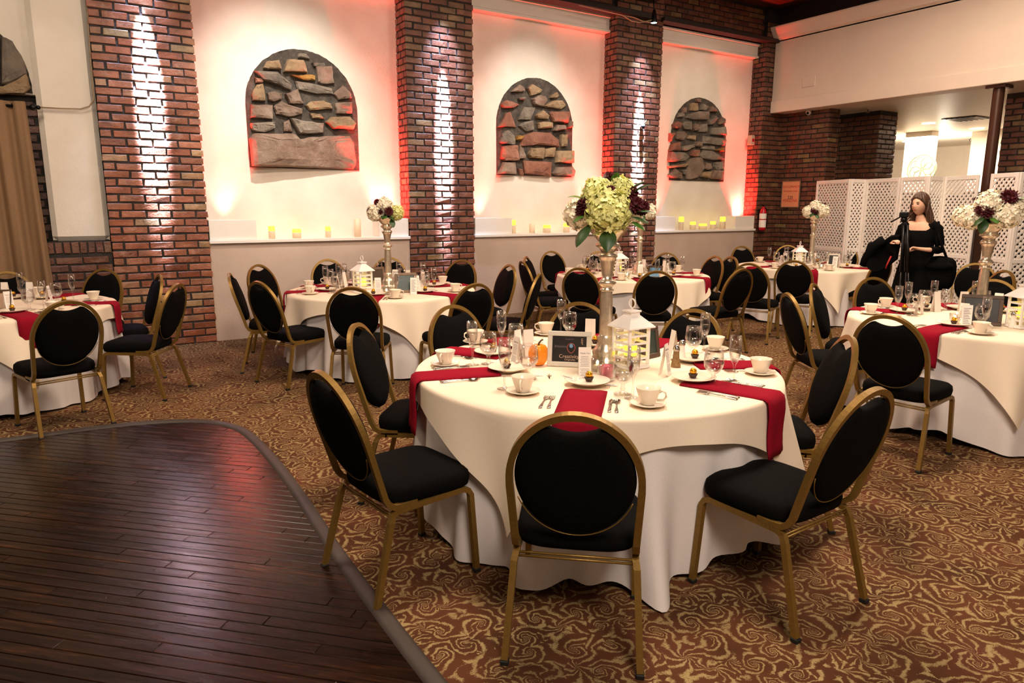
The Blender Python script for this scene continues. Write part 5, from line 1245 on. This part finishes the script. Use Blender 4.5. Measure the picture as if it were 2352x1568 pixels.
fp = on_table(-4, 716); frame(fp, FACE(fp) - .5, .2, .18, .2, M['frame_dark'], M['tan_print'], 'grey frame cut by the left edge on the curtain table')
for tk, px_, py_ in (('T2', 888, 676), ('T3', 1440, 638), ('T3', 1478, 641), ('T4', 1886, 617), ('T5', 2192, 742), ('T5', 2208, 750)):
    votive(on_table(px_, py_), 'lit votive candle %s the %s' % ({2208: 'beside the dark frame on', 1478: 'second from the vase on'}.get(px_, 'on'), TN[tk]))
for px_, py_, mt, lab in ((862, 670, 'salt', 'salt shaker beside the lantern on the widest arch table'), (2325, 752, 'salt', 'salt shaker beside the lantern on the right table')):
    shaker(on_table(px_, py_), M[mt], lab)

# ================================================================== THE WOMAN
def skin_mesh(chains, levels=2):
    """chains: list of [(point, radius)...]; the first vertex of the first chain is the root; equal points are shared"""
    vs = []; rad = []; es = []; idx = {}
    for ch_ in chains:
        prev = None
        for p, r in ch_:
            k = tuple(round(c, 4) for c in p)
            if k not in idx: idx[k] = len(vs); vs.append(p); rad.append(r)
            i = idx[k]
            if prev is not None and prev != i: es.append((prev, i))
            prev = i
    me = bpy.data.meshes.new('skin'); me.from_pydata(vs, es, []); o = bpy.data.objects.new('skin_tmp', me); COL.objects.link(o)
    md = o.modifiers.new('s', 'SKIN'); md.use_smooth_shade = True
    lay = me.skin_vertices[0].data
    for i, r in enumerate(rad): lay[i].radius = (r, r) if not isinstance(r, tuple) else r
    lay[0].use_root = True
    sb = o.modifiers.new('b', 'SUBSURF'); sb.levels = levels; sb.render_levels = levels
    dg = bpy.context.evaluated_depsgraph_get(); out = bpy.data.meshes.new_from_object(o.evaluated_get(dg)); bpy.data.objects.remove(o)
    V = [v.co.copy() for v in out.vertices]; Fs = [tuple(p.vertices) for p in out.polygons]; return V, Fs
wg = (8.02, 4.17)
woman = thing('person', 'woman in a black dress carrying a tripod, jacket and bag before the screens', 'person', (wg[0], wg[1], 0), FACE(wg) - .18)
# local frame: x = image right, -y = towards the camera
def hand(c, d, up_, side, s=1.0):
    """palm at c, fingers along d curling towards up_, thumb on side"""
    c, d, up_ = Vector(c), Vector(d).normalized(), Vector(up_).normalized(); w = d.cross(up_).normalized()
    ch_ = []
    wrist = c - d * .05
    for k, (o_, ln) in enumerate(((-.027, .066), (-.009, .074), (.009, .070), (.026, .056))):
        b0 = c + w * o_; p1 = b0 + d * .03; p2 = p1 + (d * .55 + up_ * .8) * ln * .5; p3 = p2 + (-d * .5 + up_ * .8) * ln * .45
        ch_.append([(tuple(wrist), .020), (tuple(b0), .012), (tuple(p1), .0095), (tuple(p2), .0085), (tuple(p3), .007)])
    t0 = c - d * .02 + w * side * .026
    ch_.append([(tuple(wrist), .020), (tuple(t0), .012), (tuple(t0 + w * side * .018 + d * .025 + up_ * .02), .0095), (tuple(t0 + w * side * .008 + d * .05 + up_ * .038), .008)])
    return wrist, ch_
RH, LH = (-.205, -.20, 1.235), (.02, -.24, 1.175)
w1, h1 = hand(RH, (.6, -.35, .35), (.5, -.2, -.6), -1); w2, h2 = hand(LH, (-.8, -.35, .15), (-.2, -.3, -.8), -1)
body = [[((0, .02, .95), (.155, .115)), ((0, .02, 1.08), (.125, .09)), ((0, .015, 1.25), (.135, .098)), ((0, .02, 1.37), (.13, .085)), ((0, .025, 1.44), (.07, .06)), ((-.005, .015, 1.49), .046), ((-.012, .0, 1.54), .044)],
        [((0, .02, 1.37), (.13, .085)), ((-.11, .02, 1.415), .052), ((-.170, .015, 1.385), .046), ((-.225, .0, 1.18), .038), (tuple(w1 - Vector((.06, -.03, .03))), .026), (tuple(w1), .020)],
        [((0, .02, 1.37), (.13, .085)), ((.11, .02, 1.415), .052), ((.170, .015, 1.385), .046), ((.225, .0, 1.15), .038), (tuple(w2 + Vector((.09, .05, -.01))), .027), (tuple(w2), .020)],
        [((0, .02, .95), (.155, .115)), ((-.09, .02, .86), .085), ((-.10, .0, .48), .05), ((-.10, .02, .10), .036), ((-.10, -.01, .045), .034), ((-.105, -.13, .03), .028)],
        [((0, .02, .95), (.155, .115)), ((.09, .02, .86), .085), ((.11, .06, .48), .05), ((.12, .12, .12), .036), ((.12, .10, .05), .034), ((.125, -.02, .03), .028)]] + h1 + h2
V, Fs = skin_mesh(body)
m = MB(); m.add(V, Fs, 0, True)
HC = Vector((-.02, -.012, 1.635)); HR = Matrix.Translation(HC) @ Matrix.Rotation(radians(-24), 4, 'Z')
def headp(u, v):
    a = 2 * pi * u - pi / 2; b2 = -pi / 2 + pi * v; x, y, z = cos(b2) * cos(a), cos(b2) * sin(a), sin(b2)
    f_ = max(0, -y); X, Y_, Z = .071 * x, .090 * y, .112 * z
    if z < 0: X *= 1 - .34 * (-z) ** 1.5; Y_ *= 1 - .10 * (-z)
    nose = math.exp(-((x / .16) ** 2)) * math.exp(-(((z + .14) / .22) ** 2)) * f_; Y_ -= .022 * nose
    ey = math.exp(-(((abs(x) - .40) / .17) ** 2)) * math.exp(-(((z - .08) / .10) ** 2)) * f_; Y_ += .010 * ey
    lips = math.exp(-((x / .28) ** 2)) * math.exp(-(((z + .46) / .08) ** 2)) * f_; Y_ -= .007 * lips
    chin = math.exp(-((x / .3) ** 2)) * math.exp(-(((z + .82) / .14) ** 2)) * f_; Y_ -= .010 * chin
    br = math.exp(-(((z - .26) / .1) ** 2)) * f_; Y_ -= .004 * br
    return HR @ Vector((X, Y_, Z))
m.grid(headp, 36, 28, 0, True, True)
for sx in (-1, 1):
    m.ball(HR @ Vector((sx * .072, .012, .0)), .022, 8, 6, 0, (.45, .8, 1.3))
part('body', m, M['skin'], woman)
for nm, mt, pts in (('eye', 'eye', ((-.029, -.076, .010, .0115, .55), (.029, -.076, .010, .0115, .55))), ('eyebrow', 'hair', ((-.030, -.083, .030, .016, .22), (.030, -.083, .030, .016, .22))), ('mouth', 'lip', ((0, -.086, -.050, .018, .30),))):
    for x, y, z, r, fz in pts:
        e = MB(); e.ball(HR @ Vector((x, y, z)), r, 12, 8, 0, (1, .5, fz)); part(nm, e, M[mt], woman)
hm = MB()
def hairp(u, v):
    a = 2 * pi * u; b2 = -.55 + (pi / 2 + .55) * v; x, y, z = cos(b2) * cos(a), cos(b2) * sin(a), sin(b2)
    f_ = max(0, -y); line = .60 * f_ ** .6 - .55 * (1 - f_) - .10 * abs(x) * f_          # height of the hair line
    q = min(1, max(0, (z - line) / .16)); q = q * q * (3 - 2 * q)
    k = .90 + q * (.30 + .045 * sin(15 * a + 3 * z) + .02 * sin(31 * a)) - .05 * math.exp(-((x / .10) ** 2)) * q * (z > .3)
    return HR @ Vector((.073 * x * k, .092 * y * k + .008, .113 * z * (k if z > 0 else 1) + .006))
hm.grid(hairp, 90, 36, 0, True, True)
for s_ in range(110):      # long wavy locks, mostly over the shoulder on the image right
    q = s_ / 109; sx = 1 if s_ % 4 else -1; a = (.1 + 2.2 * q) if sx > 0 else (pi - .05 - .9 * q)
    p0 = HR @ Vector((.070 * cos(a), .085 * sin(a) - .004, .055 - .05 * rf.random())); ln = rf.uniform(.26, .40) if sx > 0 else rf.uniform(.16, .26)
    pth = []; ph = rf.uniform(0, 6)
    for i in range(9):
        t = i / 8; pth.append((p0.x + sx * (.030 * t + (.085 if sx > 0 else .02) * t * t) + .020 * sin(7 * t + ph), p0.y + .03 * t + .010 * cos(6 * t + ph), p0.z - ln * t))
    hm.tube(pth, [.0125 * (.55 + .45 * min(1, i / 2)) * (1 - .6 * (i / 8) ** 2) for i in range(9)], 6)
part('hair', hm, M['hair'], woman)
dm = MB()
def ell(cx, cy, z, rx_, ry_, n=36, wv=0.0): return [(cx + rx_ * cos(2 * pi * i / n) * (1 + wv * sin(9 * 2 * pi * i / n)), cy + ry_ * sin(2 * pi * i / n) * (1 + wv * sin(9 * 2 * pi * i / n)), z - .0) for i in range(n)]
def neck(z0, rx_, ry_, dip): return [(rx_ * cos(2 * pi * i / 36), .022 + ry_ * sin(2 * pi * i / 36), z0 - dip * max(0, -sin(2 * pi * i / 36)) ** 2) for i in range(36)]
for sx in (-1, 1): dm.ball((sx * .118, .02, 1.405), .062, 12, 8, 0, (1.15, .95, .8))
dm.rings([ell(0, .02, .42, .27, .22, 36, .05), ell(0, .02, .70, .225, .175, 36, .03), ell(0, .02, .93, .185, .145), ell(0, .02, 1.08, .150, .112), ell(0, .015, 1.25, .160, .125), ell(0, .02, 1.36, .172, .112), neck(1.43, .135, .085, .10), neck(1.448, .105, .072, .115)], cap1=False)
part('dress', dm, M['dress'], woman)
for chn in (body[1][1:5], body[2][1:5]):
    sl = MB(); P = [Vector(p) for p, r in chn]; R_ = [(r if not isinstance(r, tuple) else r[0]) for p, r in chn]
    pth = []; rr = []
    for i in range(len(P) - 1):
        for q in range(4): pth.append(P[i].lerp(P[i + 1], q / 4)); rr.append((R_[i] + (R_[i + 1] - R_[i]) * q / 4) * 1.06 + .005)
    pth.append(P[-1]); rr.append(R_[-1] * 1.2 + .006); sl.tube(pth, rr, 14); part('sleeve', sl, M['dress'], woman)
for sx, y0 in ((-.102, -.05), (.122, .06)):
    s_ = MB(); s_.ball((sx, y0, .03), .05, 14, 8, 0, (.85, 2.0, .7)); part('shoe', s_, M['rubber'], woman)
def wpt(x, y, z): return woman_m @ Vector((x, y, z))
woman_m = Matrix.Translation((wg[0], wg[1], 0)) @ Matrix.Rotation(FACE(wg) - .18, 4, 'Z')
def held(name, lab, cat): return thing(name, lab, cat, (wg[0], wg[1], 0), FACE(wg) - .18)
tr = held('tripod', 'folded black camera tripod held upright by the woman', 'tripod')
for k, (dx, dy) in enumerate(((-.035, -.02), (.035, -.03), (0, .03))):
    m = MB(); top = Vector((-.085 + dx * .5, -.27 + dy * .5, 1.42)); bot = Vector((.005 + dx * 1.6, -.30 + dy * 1.6, .42)); m.tube([top, top.lerp(bot, .5)], .015, 8); l = part('leg', m, M['blackmetal'], tr)
    m = MB(); m.tube([top.lerp(bot, .45), bot], .010, 8); m.ball(bot, .014, 8, 6); part('lower_tube', m, M['blackmetal'], l)
m = MB(); m.tube([(-.088, -.27, 1.36), (-.105, -.26, 1.52)], .016, 8); part('centre_column', m, M['blackmetal'], tr)
m = MB(); m.bbox((-.155, -.31, 1.50), (-.065, -.22, 1.56), .01); m.ball((-.11, -.265, 1.48), .035, 10, 8); m.tube([(-.13, -.25, 1.52), (-.24, -.24, 1.45)], .009, 6); part('head', m, M['blackmetal'], tr)
bg = held('shoulder_bag', 'bulky black camera bag hanging at the woman\'s hip', 'bag')
m = MB(); m.ball((.23, -.0, .90), .175, 22, 14, 0, (.95, .62, 1.05), fn=lambda a, b2: (1 / max(abs(cos(b2)) ** 1.6, abs(sin(b2)) ** 1.6, .62)) ** .35 * (1 + .03 * sin(5 * a + 3 * b2))); part('pouch', m, M['black'], bg)
m = MB(); m.ball((.23, -.05, .98), .13, 16, 10, 0, (1.1, .75, .5)); part('flap', m, M['dress'], bg)
m = MB(); m.tube([(.14, .0, 1.06), (.20, .06, 1.30), (.17, .03, 1.45), (.20, -.06, 1.30), (.30, -.08, 1.08)], .014, 6); part('strap', m, M['dress'], bg)
jk = held('jacket', 'crumpled black jacket draped over the woman\'s arm', 'jacket')
def jf(u, v):
    x = -.16 - .30 * u - .06 * v * u; z = 1.29 + .02 * sin(7 * u) - .10 * u - (.26 + .05 * sin(4 * u)) * v + .03 * sin(9 * v + 5 * u) * v
    return (x, -.16 - .05 * sin(8 * u + 2 * v) - .05 * sin(pi * u), z)
m = MB(); m.grid(jf, 24, 14); m.grid(lambda u, v: tuple(Vector(jf(u, v)) + Vector((.01, .10 - .05 * v, .0))), 24, 14); m.grid(lambda u, v: tuple(Vector(jf(u, 0)).lerp(Vector(jf(u, 0)) + Vector((.01, .10, 0)), v) + Vector((0, 0, .02 * sin(pi * v)))), 24, 4); part('drape', m, M['dress'], jk)
m = MB(); m.tube([(-.30, -.2, 1.26), (-.40, -.22, 1.17), (-.47, -.2, 1.02), (-.49, -.18, .96)], [.05, .055, .05, .045], 10); part('sleeve', m, M['dress'], jk)
m = MB(); m.tube([(-.20, -.26, 1.08), (-.225, -.27, 1.0), (-.24, -.27, .94)], .009, 6); part('red_strap', m, M['red_cloth'], jk)
